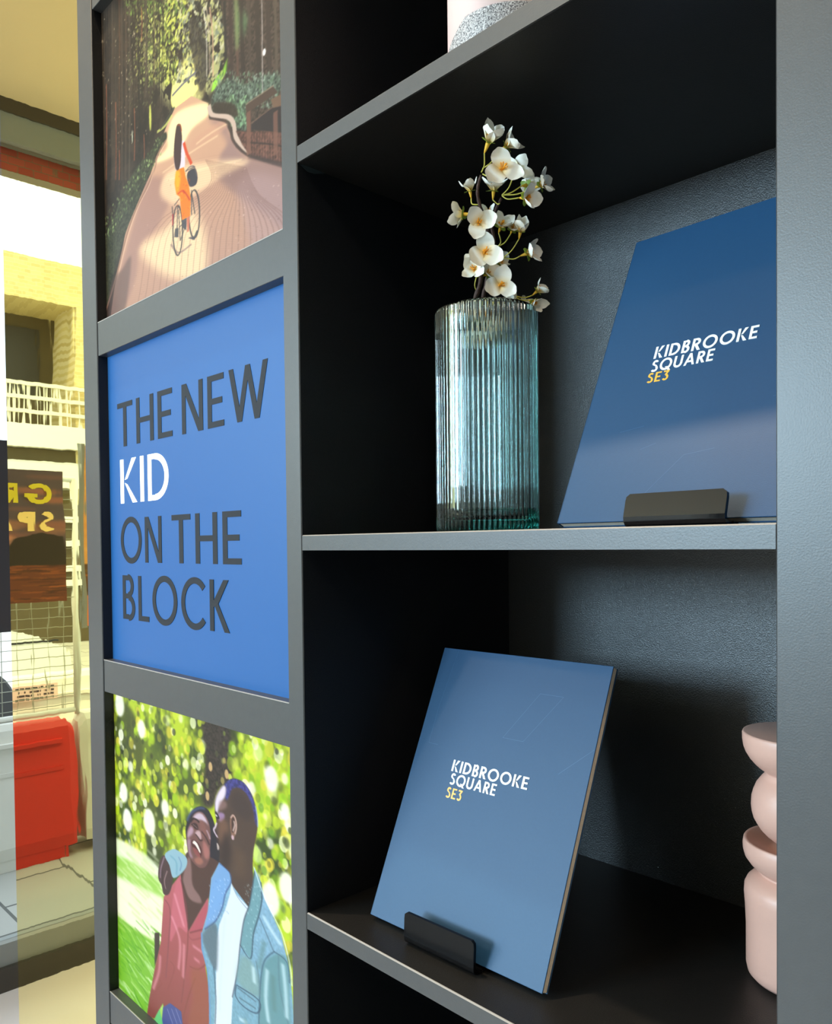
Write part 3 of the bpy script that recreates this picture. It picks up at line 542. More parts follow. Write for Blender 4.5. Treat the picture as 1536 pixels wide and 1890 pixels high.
# --- lower picture: a laughing couple in a park
def paint_couple():
    cv = Cv(PR, UL+.0006, b3t, b2b, 900, 1520, pproj, (112, 140, 34))
    nz = cv.noise(12, 10, 900, 1520)*.5+cv.noise(30, 26, 900, 1520)*.3+cv.noise(80, 70, 900, 1520)*.2; d = np.clip((nz-.32)*3.4, 0, 1)[..., None]
    cv.a = (np.array([58, 74, 30])*(1-d)+np.array([176, 196, 40])*d).astype(np.float32)
    D = [(60, 70, 34), (44, 50, 30), (76, 92, 36)]
    for pts in ([(120, 260), (200, 300), (260, 470), (250, 620), (200, 600), (120, 560)], [(260, 440), (560, 640), (540, 780), (420, 700), (300, 620)], [(200, 700), (300, 760), (420, 900), (330, 1060), (240, 860)], [(280, 980), (420, 1040), (330, 1120), (300, 1060)], [(520, 330), (720, 400), (700, 640), (640, 700), (600, 800), (540, 780), (560, 500)]):
        cv.poly(c5(pts), R.choice(D), .75, 14)
    cv.poly(c5([(560, 350), (690, 390), (705, 640), (640, 700), (610, 790), (560, 760), (575, 560)]), (52, 44, 40), .95, 9, tex=.3)
    pal = [(206, 220, 50), (224, 232, 96), (176, 206, 30), (240, 244, 190), (150, 186, 30), (250, 250, 226), (214, 200, 60)]
    def bok(x0, x1, y0, y1, n, pal, r0=6, r1=17):
        for _ in range(n):
            p = cv.tc(c5([(R.uniform(x0, x1), R.uniform(y0, y1))])[0]); r = R.uniform(r0, r1); cv.ell(p, r, r*1.78, R.choice(pal), R.uniform(.35, .8), R.choice([1.5, 3, 5]), raw=True)
    bok(100, 560, 220, 1050, 330, pal); bok(690, 1030, 380, 1500, 330, pal+[(150, 200, 20), (120, 170, 20)], 6, 20)
    bok(120, 420, 240, 640, 40, D, 6, 12); bok(540, 720, 380, 800, 26, [(120, 140, 50), (90, 100, 50), (176, 160, 90)], 5, 9)
    bok(830, 1030, 500, 1500, 24, D+[(110, 160, 30), (90, 140, 40)], 6, 12)
    for x, y, r in ((140, 280, 30), (160, 720, 26), (290, 870, 34), (370, 800, 22), (250, 400, 24), (180, 860, 30), (905, 650, 26), (900, 1260, 34), (985, 1200, 30), (975, 820, 18)): cv.ell(c5([(x, y)])[0], r, r*1.9, (250, 250, 236), .85, 8)
    for x, y in ((598, 590), (583, 738), (680, 628)): cv.ell(c5([(x, y)])[0], 9, 20, (212, 176, 120), .85, 2)
    # meadow, pale path
    cv.poly(c5([(90, 930), (300, 1080), (420, 1240), (420, 1900), (90, 1900)]), (150, 196, 84), 1, 12, smooth=False)
    cv.poly(c5([(90, 1120), (200, 1180), (360, 1250), (380, 1500), (250, 1440), (90, 1330)]), (232, 230, 202), .95, 14, smooth=False)
    cv.poly(c5([(90, 940), (220, 1000), (330, 1090), (340, 1150), (220, 1080), (90, 1010)]), (236, 240, 214), .8, 10)
    cv.poly(c5([(90, 1310), (200, 1400), (340, 1500), (320, 1900), (90, 1900)]), (112, 172, 40), 1, 12, smooth=False)
    for _ in range(150):
        x = R.uniform(100, 350); y = R.uniform(1360, 1880); cv.line(c5([(x, y), (x+R.uniform(30, 70), y+R.uniform(40, 90))]), R.uniform(2, 6), R.choice([(150, 200, 90), (80, 150, 30), (176, 214, 150), (206, 226, 176), (70, 136, 20)]), .5, 4)
    for _ in range(80):
        x = R.uniform(100, 350); y = R.uniform(1000, 1380); cv.line(c5([(x, y), (x+60, y+60)]), R.uniform(3, 8), R.choice([(176, 206, 110), (214, 226, 176), (240, 240, 220)]), .35, 6)
    cv.poly(c8([(60, 1240), (95, 1240), (95, 1380), (60, 1480)]), (62, 52, 44), 1, 2, smooth=False)
    # woman: hair, neck, face
    cv.poly(c9([(30, 1150), (45, 950), (90, 800), (170, 690), (280, 645), (400, 690), (480, 820), (530, 960), (560, 1100), (620, 1400), (640, 1600), (520, 1800), (300, 1950), (150, 1900)]), (40, 36, 44), 1, 2)
    cv.line(c9([(50, 900), (120, 760), (260, 680), (360, 690)]), 5, (70, 88, 130), .7, 4)
    cv.poly(c8([(300, 660), (280, 780), (235, 840), (290, 1220), (300, 1240), (330, 1190), (440, 1010), (480, 860), (520, 740)]), (76, 54, 48), 1, 2)
    cv.poly(c8([(262, 840), (300, 700), (320, 760), (330, 900), (380, 980), (390, 1030), (310, 1000), (270, 900)]), (150, 118, 116), .7, 6)
    cv.poly(c9([(50, 1150), (60, 1050), (110, 930), (170, 790), (260, 738), (340, 770), (410, 880), (450, 1020), (462, 1200), (450, 1380), (440, 1550), (380, 1690), (280, 1720), (180, 1650), (100, 1530), (60, 1370), (45, 1250)]), (108, 74, 70), 1, 2)
    cv.poly(c9([(150, 850), (210, 775), (290, 765), (370, 850), (420, 980), (380, 930), (300, 890), (210, 870)]), (206, 190, 208), .85, 5)
    cv.poly(c9([(60, 1100), (110, 1000), (160, 1040), (150, 1120), (90, 1180), (60, 1200)]), (180, 150, 168), .85, 5)
    cv.poly(c9([(60, 1230), (110, 1230), (110, 1420), (150, 1540), (100, 1520), (65, 1380)]), (160, 130, 150), .8, 5)
    cv.poly(c9([(270, 900), (340, 920), (390, 1100), (330, 1190), (280, 1050)]), (128, 84, 78), .7, 6)
    cv.line(c9([(110, 920), (160, 860), (230, 890), (260, 930)]), 4, (38, 28, 30), .9, 2)
    cv.poly(c9([(120, 960), (180, 935), (230, 970), (245, 1050), (190, 1040), (150, 985)]), (50, 34, 34), .95, 2.5)
    cv.line(c9([(150, 960), (200, 1000), (230, 1030)]), 1.5, (170, 140, 140), .7, 1)
    cv.line(c9([(300, 1080), (380, 1190), (440, 1320)]), 4, (60, 40, 40), .8, 3); cv.line(c9([(390, 1060), (430, 1150), (450, 1220)]), 4, (170, 140, 150), .8, 3)
    cv.poly(c9([(190, 1110), (230, 1070), (280, 1090), (300, 1180), (290, 1230), (250, 1190), (210, 1150)]), (196, 166, 170), .85, 4)
    cv.line(c9([(195, 1130), (230, 1170), (280, 1240), (320, 1230)]), 3, (52, 34, 34), .9, 2)
    cv.poly(c9([(120, 1270), (165, 1225), (250, 1290), (305, 1400), (300, 1500), (270, 1540), (190, 1470), (150, 1370)]), (74, 38, 38), 1, 2)
    cv.poly(c9([(145, 1285), (172, 1242), (225, 1290), (262, 1370), (286, 1440), (272, 1460), (232, 1385), (185, 1315)]), (226, 214, 206), 1, 1.2)
    cv.poly(c9([(150, 1360), (220, 1400), (280, 1500), (265, 1540), (190, 1480)]), (136, 76, 74), .9, 3)
    cv.poly(c9([(330, 1240), (400, 1330), (440, 1430), (430, 1540), (370, 1560), (330, 1420)]), (168, 108, 102), .8, 7)
    cv.poly(c9([(180, 1570), (260, 1530), (330, 1600), (290, 1660), (210, 1640)]), (168, 110, 92), .7, 6)
    # woman's shirt
    cv.poly(c8([(245, 825), (185, 900), (125, 985), (105, 1300), (60, 1500), (20, 1720), (5, 1830), (60, 1850), (120, 1740), (150, 1980), (460, 1980), (450, 1700), (420, 1480), (400, 1240), (445, 1080), (440, 990), (380, 1090), (300, 1230), (270, 1050)]), ((178, 96, 104), (120, 58, 50)), 1, 2, smooth=False)
    cv.poly(c8([(230, 850), (265, 980), (295, 1230), (230, 1200), (170, 1300), (190, 1000)]), (186, 100, 112), .8, 4); cv.poly(c8([(310, 1230), (440, 1000), (430, 1180), (400, 1230)]), (168, 80, 92), .9, 2, smooth=False)
    for pts, c in ((([(245, 860), (285, 1050), (298, 1230)]), (120, 60, 66)), (([(298, 1230), (290, 1400), (250, 1740)]), (120, 62, 60)), (([(310, 1240), (405, 1215)]), (110, 54, 56)), (([(130, 1000), (170, 1080), (160, 1300), (140, 1560)]), (120, 66, 70)), (([(60, 1540), (110, 1600), (60, 1660)]), (130, 62, 58)), (([(300, 1260), (330, 1290), (410, 1270)]), (140, 70, 74)), (([(310, 1480), (370, 1500), (430, 1460)]), (122, 60, 56)), (([(170, 1440), (200, 1500), (150, 1650)]), (130, 66, 62)), (([(350, 1560), (300, 1700), (260, 1860)]), (120, 62, 50))): cv.line(c8(pts), 3, c, .7, 3)
    for pts in ([(200, 960), (250, 1130), (270, 1200)], [(180, 1120), (240, 1300), (230, 1500)], [(330, 1330), (400, 1380)], [(100, 1400), (90, 1520), (50, 1640)], [(270, 1320), (262, 1560)], [(340, 1420), (380, 1450)]): cv.line(c8(pts), 6, (222, 150, 164), .55, 6)
    cv.poly(c8([(320, 1500), (440, 1560), (450, 1900), (300, 1900), (330, 1700)]), (140, 80, 54), .6, 12)
    cv.poly(c8([(120, 1770), (170, 1740), (250, 1800), (270, 1990), (100, 1990)]), (62, 72, 128), 1, 3, smooth=False)
    for x in (150, 180, 210): cv.line(c8([(x, 1780), (x+40, 1890)]), 2, (150, 156, 190), .6, 2)
    cv.poly(c8([(60, 1850), (95, 1780), (120, 1890), (80, 1990)]), (90, 180, 110), .9, 2, smooth=False); cv.poly(c8([(0, 1810), (70, 1870), (60, 1990), (-30, 1990)]), (50, 40, 34), 1, 2, smooth=False)
    # his hand and cuff on her shoulder
    cv.poly(c8([(130, 690), (100, 720), (85, 820), (92, 870), (110, 900), (125, 965), (165, 960), (190, 850), (165, 750)]), (72, 54, 54), 1, 2)
    cv.line(c8([(130, 700), (105, 780), (100, 850)]), 3, (150, 124, 140), .7, 3); cv.line(c8([(150, 800), (130, 870), (140, 930)]), 2, (180, 150, 150), .7, 2); cv.line(c8([(118, 800), (112, 890)]), 1.5, (36, 26, 28), .8, 1.5)
    cv.poly(c8([(132, 685), (190, 645), (240, 665), (290, 715), (275, 790), (195, 852), (165, 760)]), (136, 172, 186), 1, 2); cv.line(c8([(170, 690), (215, 740), (215, 830)]), 4, (100, 150, 170), .7, 4); cv.line(c8([(230, 700), (250, 750), (240, 800)]), 3, (90, 120, 160), .6, 3)
    # man: head
    cv.poly(c9([(690, 270), (760, 200), (850, 165), (950, 185), (1040, 240), (1120, 340), (1190, 480), (1240, 650), (1270, 850), (1278, 1010), (1250, 1200), (1210, 1400), (1195, 1600), (1200, 1890), (1210, 2200), (1100, 2800), (900, 2500), (820, 2000), (790, 1830), (740, 1770), (660, 1760), (610, 1640), (620, 1480), (600, 1320), (560, 1180), (512, 1090), (515, 1030), (560, 940), (548, 820), (530, 700), (535, 560), (580, 420), (630, 330)]), (74, 58, 50), 1, 2)
    cv.poly(c9([(700, 262), (770, 195), (850, 165), (950, 185), (1040, 240), (1120, 340), (1190, 480), (1240, 650), (1270, 850), (1262, 1000), (1230, 900), (1200, 720), (1140, 540), (1050, 390), (930, 320), (830, 350), (790, 460), (740, 540), (712, 470), (730, 330)]), (58, 58, 122), .95, 4, tex=.25)
    cv.poly(c9([(860, 400), (1000, 400), (1120, 560), (1180, 800), (1100, 900), (900, 760), (800, 600)]), (62, 50, 48), .8, 14)
    cv.poly(c9([(682, 285), (728, 330), (712, 470), (660, 560), (600, 690), (570, 780), (542, 700), (540, 560), (590, 410)]), (222, 212, 232), .95, 5)
    cv.poly(c9([(620, 560), (720, 560), (740, 660), (640, 720), (600, 700)]), (140, 108, 106), .7, 8)
    cv.poly(c9([(590, 760), (690, 770), (700, 850), (640, 920), (600, 880)]), (158, 128, 172), .85, 6)
    cv.poly(c9([(600, 900), (720, 880), (770, 1020), (720, 1200), (640, 1300), (600, 1120)]), (118, 84, 66), .7, 12)
    cv.line(c9([(545, 740), (580, 800), (600, 850), (560, 835)]), 4, (30, 24, 34), .95, 1.5); cv.line(c9([(548, 790), (575, 825)]), 3, (236, 230, 240), .9, 1.5)
    cv.line(c9([(565, 930), (545, 1000), (515, 1060), (560, 1150), (585, 1200)]), 3.5, (206, 188, 206), .9, 2); cv.poly(c9([(535, 1050), (570, 1060), (580, 1140), (555, 1130)]), (60, 44, 46), .9, 2)
    cv.poly(c9([(568, 1280), (600, 1320), (612, 1380), (592, 1410), (580, 1400), (572, 1340)]), (206, 190, 182), .9, 1.5); cv.line(c9([(560, 1190), (590, 1210), (590, 1280), (615, 1330)]), 2.5, (50, 34, 34), .8, 2)
    cv.poly(c9([(640, 1340), (720, 1100), (790, 1250), (820, 1500), (760, 1740), (650, 1730), (620, 1560)]), (52, 40, 38), .8, 14)
    cv.poly(c9([(800, 860), (850, 790), (895, 850), (918, 990), (895, 1140), (840, 1222), (822, 1150), (800, 1000)]), (128, 94, 78), 1, 2)
    cv.poly(c9([(830, 850), (870, 850), (890, 960), (880, 1070), (830, 1100), (825, 950)]), (58, 40, 36), .9, 3); cv.line(c9([(810, 850), (850, 800), (890, 860), (910, 1000), (885, 1130)]), 2.5, (196, 166, 156), .9, 1.5)
    cv.line(c9([(865, 900), (880, 980), (850, 1080)]), 3, (206, 180, 172), .8, 2); cv.ell(c9([(845, 1190)])[0], 6, 10, (200, 170, 180), .9, 2.5)
    cv.line(c9([(1240, 640), (1275, 850), (1280, 1010)]), 2, (150, 170, 220), .8, 1.5); cv.poly(c9([(860, 1300), (1060, 1500), (1080, 1890), (880, 1890)]), (96, 74, 56), .5, 24)
    # man: jacket, shirt
    J = [(520, 740), (462, 850), (440, 1080), (395, 1240), (392, 1350), (432, 1500), (450, 1700), (445, 2000), (1060, 2000), (1040, 1700), (1015, 1480), (960, 1250), (900, 1120), (840, 1000), (815, 880), (765, 770), (770, 860), (730, 1060), (610, 900), (590, 810)]
    cv.poly(c8(J), ((128, 168, 196), (104, 150, 166)), 1, 2, smooth=False, tex=.06)
    cv.poly(c8([(605, 885), (640, 965), (728, 1060), (715, 1150), (670, 1330), (650, 1500), (615, 1700), (600, 2000), (480, 2000), (495, 1600), (500, 1300), (520, 1180), (570, 1050), (595, 960)]), (204, 216, 226), 1, 2, smooth=False)
    cv.line(c8([(612, 900), (650, 985), (722, 1075)]), 2, (120, 140, 160), .8, 1.5); cv.line(c8([(560, 1120), (540, 1400), (520, 1800)]), 5, (196, 210, 222), .7, 5); cv.line(c8([(640, 1100), (620, 1300), (590, 1600), (560, 1890)]), 6, (206, 216, 226), .7, 6)
    cv.poly(c8([(520, 740), (592, 812), (602, 880), (565, 960), (540, 1060), (490, 1160), (415, 1215), (440, 1090), (465, 860)]), (112, 154, 200), 1, 2, smooth=False)
    cv.poly(c8([(470, 900), (540, 860), (560, 950), (500, 1080), (440, 1130)]), (112, 158, 208), .7, 6); cv.line(c8([(520, 745), (592, 812), (602, 882), (562, 965), (540, 1062), (490, 1160), (415, 1215)]), 2.2, (60, 84, 130), .9, 1.5)
    for _ in range(60): cv.ell(c8([(R.uniform(440, 590), R.uniform(850, 1150))])[0], 2, 3, R.choice([(220, 235, 250), (90, 130, 190)]), .5, 1)
    cv.poly(c8([(772, 785), (815, 880), (822, 1000), (800, 1120), (762, 1250), (742, 1425), (668, 1325), (695, 1150), (735, 1030)]), (104, 148, 158), 1, 2, smooth=False)
    for _ in range(80): cv.ell(c8([(R.uniform(690, 815), R.uniform(900, 1380))])[0], 2, 3.5, R.choice([(200, 230, 236), (84, 120, 130)]), .45, 1)
    cv.line(c8([(815, 880), (822, 1000), (800, 1120), (762, 1250), (742, 1425), (668, 1325)]), 2.2, (50, 74, 88), .9, 1.5); cv.line(c8([(772, 800), (735, 1030), (695, 1150), (668, 1325), (650, 1500), (612, 1700)]), 2, (50, 60, 74), .8, 1.5)
    cv.poly(c8([(400, 1250), (500, 1180), (505, 1480), (480, 1490), (430, 1380)]), (84, 100, 108), .8, 7); cv.line(c8([(395, 1240), (400, 1360), (440, 1540), (455, 1890)]), 3.5, (96, 140, 186), .9, 2); cv.line(c8([(480, 1480), (495, 1700), (490, 1890)]), 3, (60, 84, 100), .7, 2)
    cv.poly(c8([(680, 1400), (740, 1430), (800, 1560), (800, 1700), (650, 1590), (660, 1450)]), (120, 150, 140), .6, 12)
    cv.poly(c8([(838, 1460), (930, 1390), (1000, 1440), (1020, 1700), (1010, 2000), (815, 2000), (810, 1640)]), (92, 138, 144), .9, 6)
    for pts, c in ((([(912, 1372), (840, 1440), (812, 1600), (800, 1890)]), (60, 92, 110)), (([(805, 1130), (860, 1260), (905, 1370)]), (80, 110, 130)), (([(905, 1370), (1000, 1450), (1020, 1600)]), (60, 92, 110)), (([(940, 1400), (950, 1640), (1010, 1890)]), (84, 120, 130)), (([(640, 1610), (800, 1720), (790, 1810), (700, 1770), (636, 1690), (640, 1610)]), (46, 70, 90)), (([(650, 1630), (780, 1730)]), (70, 96, 110)), (([(660, 1700), (780, 1780)]), (70, 100, 112)), (([(780, 1440), (800, 1560), (806, 1690)]), (90, 122, 130))): cv.line(c8(pts), 2.4, c, .85, 1.5)
    for pts in ([(830, 1120), (900, 1240), (960, 1330)], [(860, 1500), (850, 1700), (870, 1880)], [(970, 1460), (990, 1650), (1000, 1850)], [(760, 1480), (770, 1600)], [(660, 1850), (720, 1880)]): cv.line(c8(pts), 7, (206, 232, 240), .6, 6)
    for pts in ([(900, 1540), (910, 1800)], [(840, 1300), (800, 1500)], [(700, 1850), (760, 2000)]): cv.line(c8(pts), 8, (84, 120, 116), .5, 8)
    cv.line(c8([(765, 770), (830, 960), (900, 1110), (965, 1250), (1020, 1460), (1036, 1620)]), 2, (225, 240, 246), .8, 2)
    return cv
t = thing('picture_panel', 'backlit photo print of a cyclist on a wooded brick path', 'picture', (-.872, YP, b1t), group='panels framed in the left column')
paint_path().mesh('photo_print', 'print', t, at=YP); bx(PR, UL, YP+.0017, YP+.009, b1t, b0b).build('light_box', 'posterback', t)
t = thing('picture_panel', 'backlit photo print of a laughing couple in a green park', 'picture', (-.872, YP, b3t), group='panels framed in the left column')
paint_couple().mesh('photo_print', 'print_bright', t, at=YP); bx(PR, UL, YP+.0017, YP+.009, b3t, b2b).build('light_box', 'posterback', t)
t = thing('slogan_panel', 'bright blue sign panel reading THE NEW KID ON THE BLOCK', 'sign', (-.872, YP, b2t), group='panels framed in the left column')
bx(PR, UL, YP, YP+.0015, b2t, b1b).build('blue_sheet', 'blue', t); bx(PR, UL, YP+.0017, YP+.009, b2t, b1b).build('light_box', 'posterback', t)
o0 = (0, YP, 0); ex = (1, 0, 0); upv = (0, 0, 1); ch = .0585
def sg(ws, m, name, lab):
    for w_, x0, x1, zz, ks in ws: MB().poly3(word(w_, x0, x1, zz, ch, ks=ks), o0, ex, upv, .0004, .0001).build(name, m, t)['label'] = lab+' '+w_
sg([('THE', -1.0635, -.9080, z(.1340), False), ('NEW', -.8837, -.7005, z(.1330), False), ('ON', -1.0594, -.9411, z(-.0200), False), ('THE', -.9140, -.7560, z(-.0200), False), ('BLOCK', -1.0562, -.7835, z(-.0960), False)], 'sign_dark', 'lettering', 'dark grey lettering')
sg([('KID', -1.0572, -.9200, z(.0586), True)], 'sign_white', 'lettering', 'white lettering')
# ------------------------------------------------------------------ brochures on stands
def frame_mtx(bl, yaw, tilt):
    ex = np.array([cos(yaw), sin(yaw), 0]); n = np.array([-sin(yaw), cos(yaw), 0]); up = sin(tilt)*np.array([0, 0, 1])+cos(tilt)*n; nz = np.cross(ex, up)
    return Matrix(((ex[0], up[0], nz[0], bl[0]), (ex[1], up[1], nz[1], bl[1]), (ex[2], up[2], nz[2], bl[2]), (0, 0, 0, 1)))
def brochure(bl, yaw, tilt, Wd, Ht, th, label, T, lines):
    mt = frame_mtx(bl, yaw, tilt); t = thing('brochure', label, 'brochure', mtx=mt, group='blue brochures propped on black stands')
    b = lambda *a, **k: bx(*a, **k).xf(mt)
    cv = MB().box(0, Wd, 0, Ht, -.0012, 0, b=.0003).box(0, Wd, 0, Ht, -th, -th+.0012, b=.0003).box(0, .0012, 0, Ht, -th, 0, b=.0003); cv.xf(mt).build('cover', 'cover', t)
    q = MB(); n = 9
    for i in range(n): q.box(.0013, Wd-.0008-.0003*(i % 2), .0006, Ht-.0006, -th+.0013+(th-.0026)*i/n, -th+.0013+(th-.0026)*(i+.93)/n)
    q.xf(mt).build('pages', 'pages', t)
    for w_, x0, x1, y0, h in T[:2]: MB().poly3(word(w_, x0, x1, y0, h, t=.17, sp=.15, ks=True), (0, 0, 0), (1, 0, 0), (0, 1, 0), .0001, .00005).xf(mt).build('title_lettering', 'white_ink', t)['label'] = 'white lettering '+w_
    w_, x0, x1, y0, h = T[2]; MB().poly3(word(w_, x0, x1, y0, h, t=.17), (0, 0, 0), (1, 0, 0), (0, 1, 0), .0001, .00005).xf(mt).build('postcode_lettering', 'gold_ink', t)['label'] = 'gold lettering SE3'
    for a, c in lines:
        q = MB(); d = np.array(c)-np.array(a); nn = np.array([-d[1], d[0]])/np.linalg.norm(d)*.00018
        q.poly3([[tuple(np.array(a)-nn), tuple(np.array(c)-nn), tuple(np.array(c)+nn), tuple(np.array(a)+nn)]], (0, 0, 0), (1, 0, 0), (0, 1, 0), .00004, .00002)
        q.xf(mt).build('embossed_line', 'coverline', t)
    return t
LB = (-.5731, .4841, s3t+.0055)
brochure(LB, .0313, 1.1514, .1960, .2628, .0085, 'blue brochure standing alone on the lowest shelf, cream page edges showing',
    [('KIDBROOKE', .0508, .1390, .1450, .0107), ('SQUARE', .0525, .1071, .1330, .0103), ('SE3', .0520, .0709, .1206, .0096)],
    [((.1290, .2300), (.1540, .2300)), ((.1000, .1850), (.1290, .2300)), ((.1000, .1850), (.1230, .1850)), ((.1230, .1850), (.1540, .2300)), ((.1660, .1640), (.1950, .1900)), ((.014, .2), (.02, .262)), ((.014, .166), (.026, .166)), ((.014, .166), (.014, .2))])
UB = (-.3721, .5059, s2t+.0052)
brochure(UB, -.036, 1.1413, .1955, .2641, .0085, 'blue brochure on the middle shelf right of the fluted vase, cut off by the upright',
    [('KIDBROOKE', .0488, .1297, .1376, .0108), ('SQUARE', .0492, .0998, .1256, .0102), ('SE3', .0481, .0662, .1160, .0086)],
    [((.036, .075), (.056, .078)), ((.058, .058), (.07, .062)), ((.095, .05), (.117, .053)), ((.07, .02), (.095, .05)), ((.15, .088), (.156, .089))])
def stand(x0, x1, yl, z0, h, yaw, tilt, label, sm, lean=0):
    t = thing('book_stand', label, 'book stand', ((x0+x1)/2, yl, z0), group='black acrylic stands under the brochures')
    cx, cy = (x0+x1)/2, yl; T = Matrix.Translation((cx, cy, z0)) @ Matrix.Rotation(yaw, 4, 'Z'); w2 = (x1-x0)/2; th = .003
    def plate(prof, wd):      # bent sheet: a profile in y,z swept across the width with rounded corners
        q = MB(); n = len(prof); P = np.array(prof); d = np.gradient(P, axis=0); d /= np.linalg.norm(d, axis=1)[:, None]; nn = np.c_[-d[:, 1], d[:, 0]]*th/2
        A, B = P+nn, P-nn; vs = []
        for i in range(n):
            ins = .003*(1-sqrt(max(0, 1-(1-min(1, (n-1-i)/2))**2))) if i > n-3 else 0
            for x in (-wd+ins, wd-ins): vs += [(x, *A[i]), (x, *B[i])]
        fs = []
        for i in range(n-1):
            k = i*4; m = k+4; fs += [(k, k+2, m+2, m), (k+1, m+1, m+3, k+3), (k, m, m+1, k+1), (k+2, k+3, m+3, m+2)]
        fs += [(0, 1, 3, 2), ((n-1)*4, (n-1)*4+2, (n-1)*4+3, (n-1)*4+1)]
        return q.add(vs, fs).xf(T)
    plate([(.010, .0017), (.006, .0017), (.0035, .0021), (.0013, .0032), (.0002, .005), (0, .0075), (lean*(h*.5-.0075), h*.5), (lean*(h*.8-.0075), h*.8), (lean*(h-.0095), h-.002), (lean*(h-.0075), h)], w2).build('lip', sm, t, smooth=False)
    # tray under the book and its sloping back rest
    MB().box(-w2, w2, .0102, .10, .0002, .0015, b=.0004).xf(T).build('base_plate', sm, t)
    a = tilt; y0 = (.012 if h < .026 else .0115)+.0115; L = .15
    MB().add([(-w2*.8, y0+.0045, .0016), (w2*.8, y0+.0045, .0016), (w2*.8, y0+.0045+L*cos(a), .0016+L*sin(a)), (-w2*.8, y0+.0045+L*cos(a), .0016+L*sin(a)),
              (-w2*.8, y0+.0075, .0016), (w2*.8, y0+.0075, .0016), (w2*.8, y0+.0075+L*cos(a), .0016+L*sin(a)), (-w2*.8, y0+.0075+L*cos(a), .0016+L*sin(a))],
             [(0, 1, 2, 3), (7, 6, 5, 4), (0, 4, 5, 1), (1, 5, 6, 2), (2, 6, 7, 3), (3, 7, 4, 0)]).xf(T).build('back_rest', sm, t)
stand(-.5165, -.4365, .4775, s3t, .029, .0313, 1.1514, 'matt black lip stand holding the brochure on the lowest shelf', 'blackmetal', .05)
stand(-.3040, -.2300, .4900, s2t, .0232, -.036, 1.1413, 'glossy black lip stand holding the brochure on the middle shelf', 'acrylic', .26)
# ------------------------------------------------------------------ fluted glass vase
VC = (-.4897, .560); VR = .0462; NR = 64
t = thing('fluted_vase', 'tall ribbed clear and teal glass vase holding white blossom', 'vase', (*VC, s2t))
HT = .2015; vn = NR*8
def flute(r, zz, a): return r+.0018*(abs(cos(a*NR/2))**1.2-.5)
outer = [(VR-.0035, .0002), (VR-.0010, .0008), (VR-.0004, .0025)]+[(VR, q) for q in np.linspace(.006, HT-.003, 10)]+[(VR-.0006, HT-.0012), (VR-.0015, HT)]
inner = [(VR-.0030, HT-.0008), (VR-.0038, HT-.004)]+[(VR-.0040, q) for q in np.linspace(HT-.02, .022, 8)]+[(VR-.0050, .0145), (VR-.010, .0118), (VR-.020, .0112), (.002, .0110)]
vs = []; fs = []
for i_, (r, q) in enumerate(outer+inner):
    for k in range(vn):
        a = 2*pi*k/vn; rr = flute(r, q, a) if (2 <= i_ < len(outer)-1) else r
        vs.append((VC[0]+rr*cos(a), VC[1]+rr*sin(a), s2t+q+.0003))
m_ = len(outer)+len(inner)
fs = [(j*vn+i, j*vn+(i+1) % vn, (j+1)*vn+(i+1) % vn, (j+1)*vn+i) for j in range(m_-1) for i in range(vn)]+[tuple(range(vn-1, -1, -1)), tuple((m_-1)*vn+i for i in range(vn))]
MB().add(vs, fs).build('glass_body', 'glass', t, smooth=True)
# ------------------------------------------------------------------ blossom sprays
BY = .552
AX = np.array([-cos(radians(48.8)), -sin(radians(48.8)), 0])       # from the vase towards the room, roughly to the lens
def bp(x, y, d=0):                                                # point on the vertical plane through the vase axis
    d = d+.088*max(0, (1640-y)/1450); u, v = 780+x/4.5, 200+y/4.5; r = ray(u, v); o = np.array([0, 0, CZ]); c = np.array([VC[0], VC[1], 0])
    n = np.array([r[0], r[1], 0]); n /= np.linalg.norm(n); k = ((c-o)@n-d)/(r@n); return o+r*k
def petal(n1=9, n2=7, L=1., Wd=.8, cup=.5, curl=.3, th0=1.0):
    vs = []; cl = []; ph = R.uniform(-.15, .15)
    for i in range(n1):
        s = i/(n1-1); th = th0*(.35+.65*min(1, s*1.6))-curl*s*s*.6; w_ = Wd*(.14+.86*sin(pi*min(1, (s*.92+.03))**.85)**.75)*.5 if s < 1 else Wd*.16
        w_ = Wd*.5*max(.12, sin(pi*(s*.83+.06))**.7)*(1 if s < .97 else .82)
        r = L*s
        for j in range(n2):
            q = j/(n2-1)*2-1; wob = .04*sin(7*s+3*q+ph*20)*s
            e = 1-.08*q*q*s
            x = r*sin(th)*e-cup*.22*q*q*w_*cos(th)*1.6; zz = r*cos(th)*e+cup*.35*q*q*w_*sin(th)+wob*.6
            vs.append((x, q*w_, zz)); g = max(0, 1-s*2.1)
            cl.append((.86*(1-g)+.90*g, .84*(1-g)+.60*g, .74*(1-g)+.06*g))
    fs = [(i*n2+j, i*n2+j+1, (i+1)*n2+j+1, (i+1)*n2+j) for i in range(n1-1) for j in range(n2-1)]
    return vs, fs, cl
def rotm(n, spin):
    q = Vector(n).to_track_quat('Z', 'Y').to_matrix().to_4x4(); return q @ Matrix.Rotation(spin, 4, 'Z')
RIGHT = np.array([Rv[0], Rv[1], 0]); RIGHT /= np.linalg.norm(RIGHT); UPZ = np.array([0, 0, 1.]); TO = -np.array([Fv[0], Fv[1], 0]); TO /= np.linalg.norm(TO)
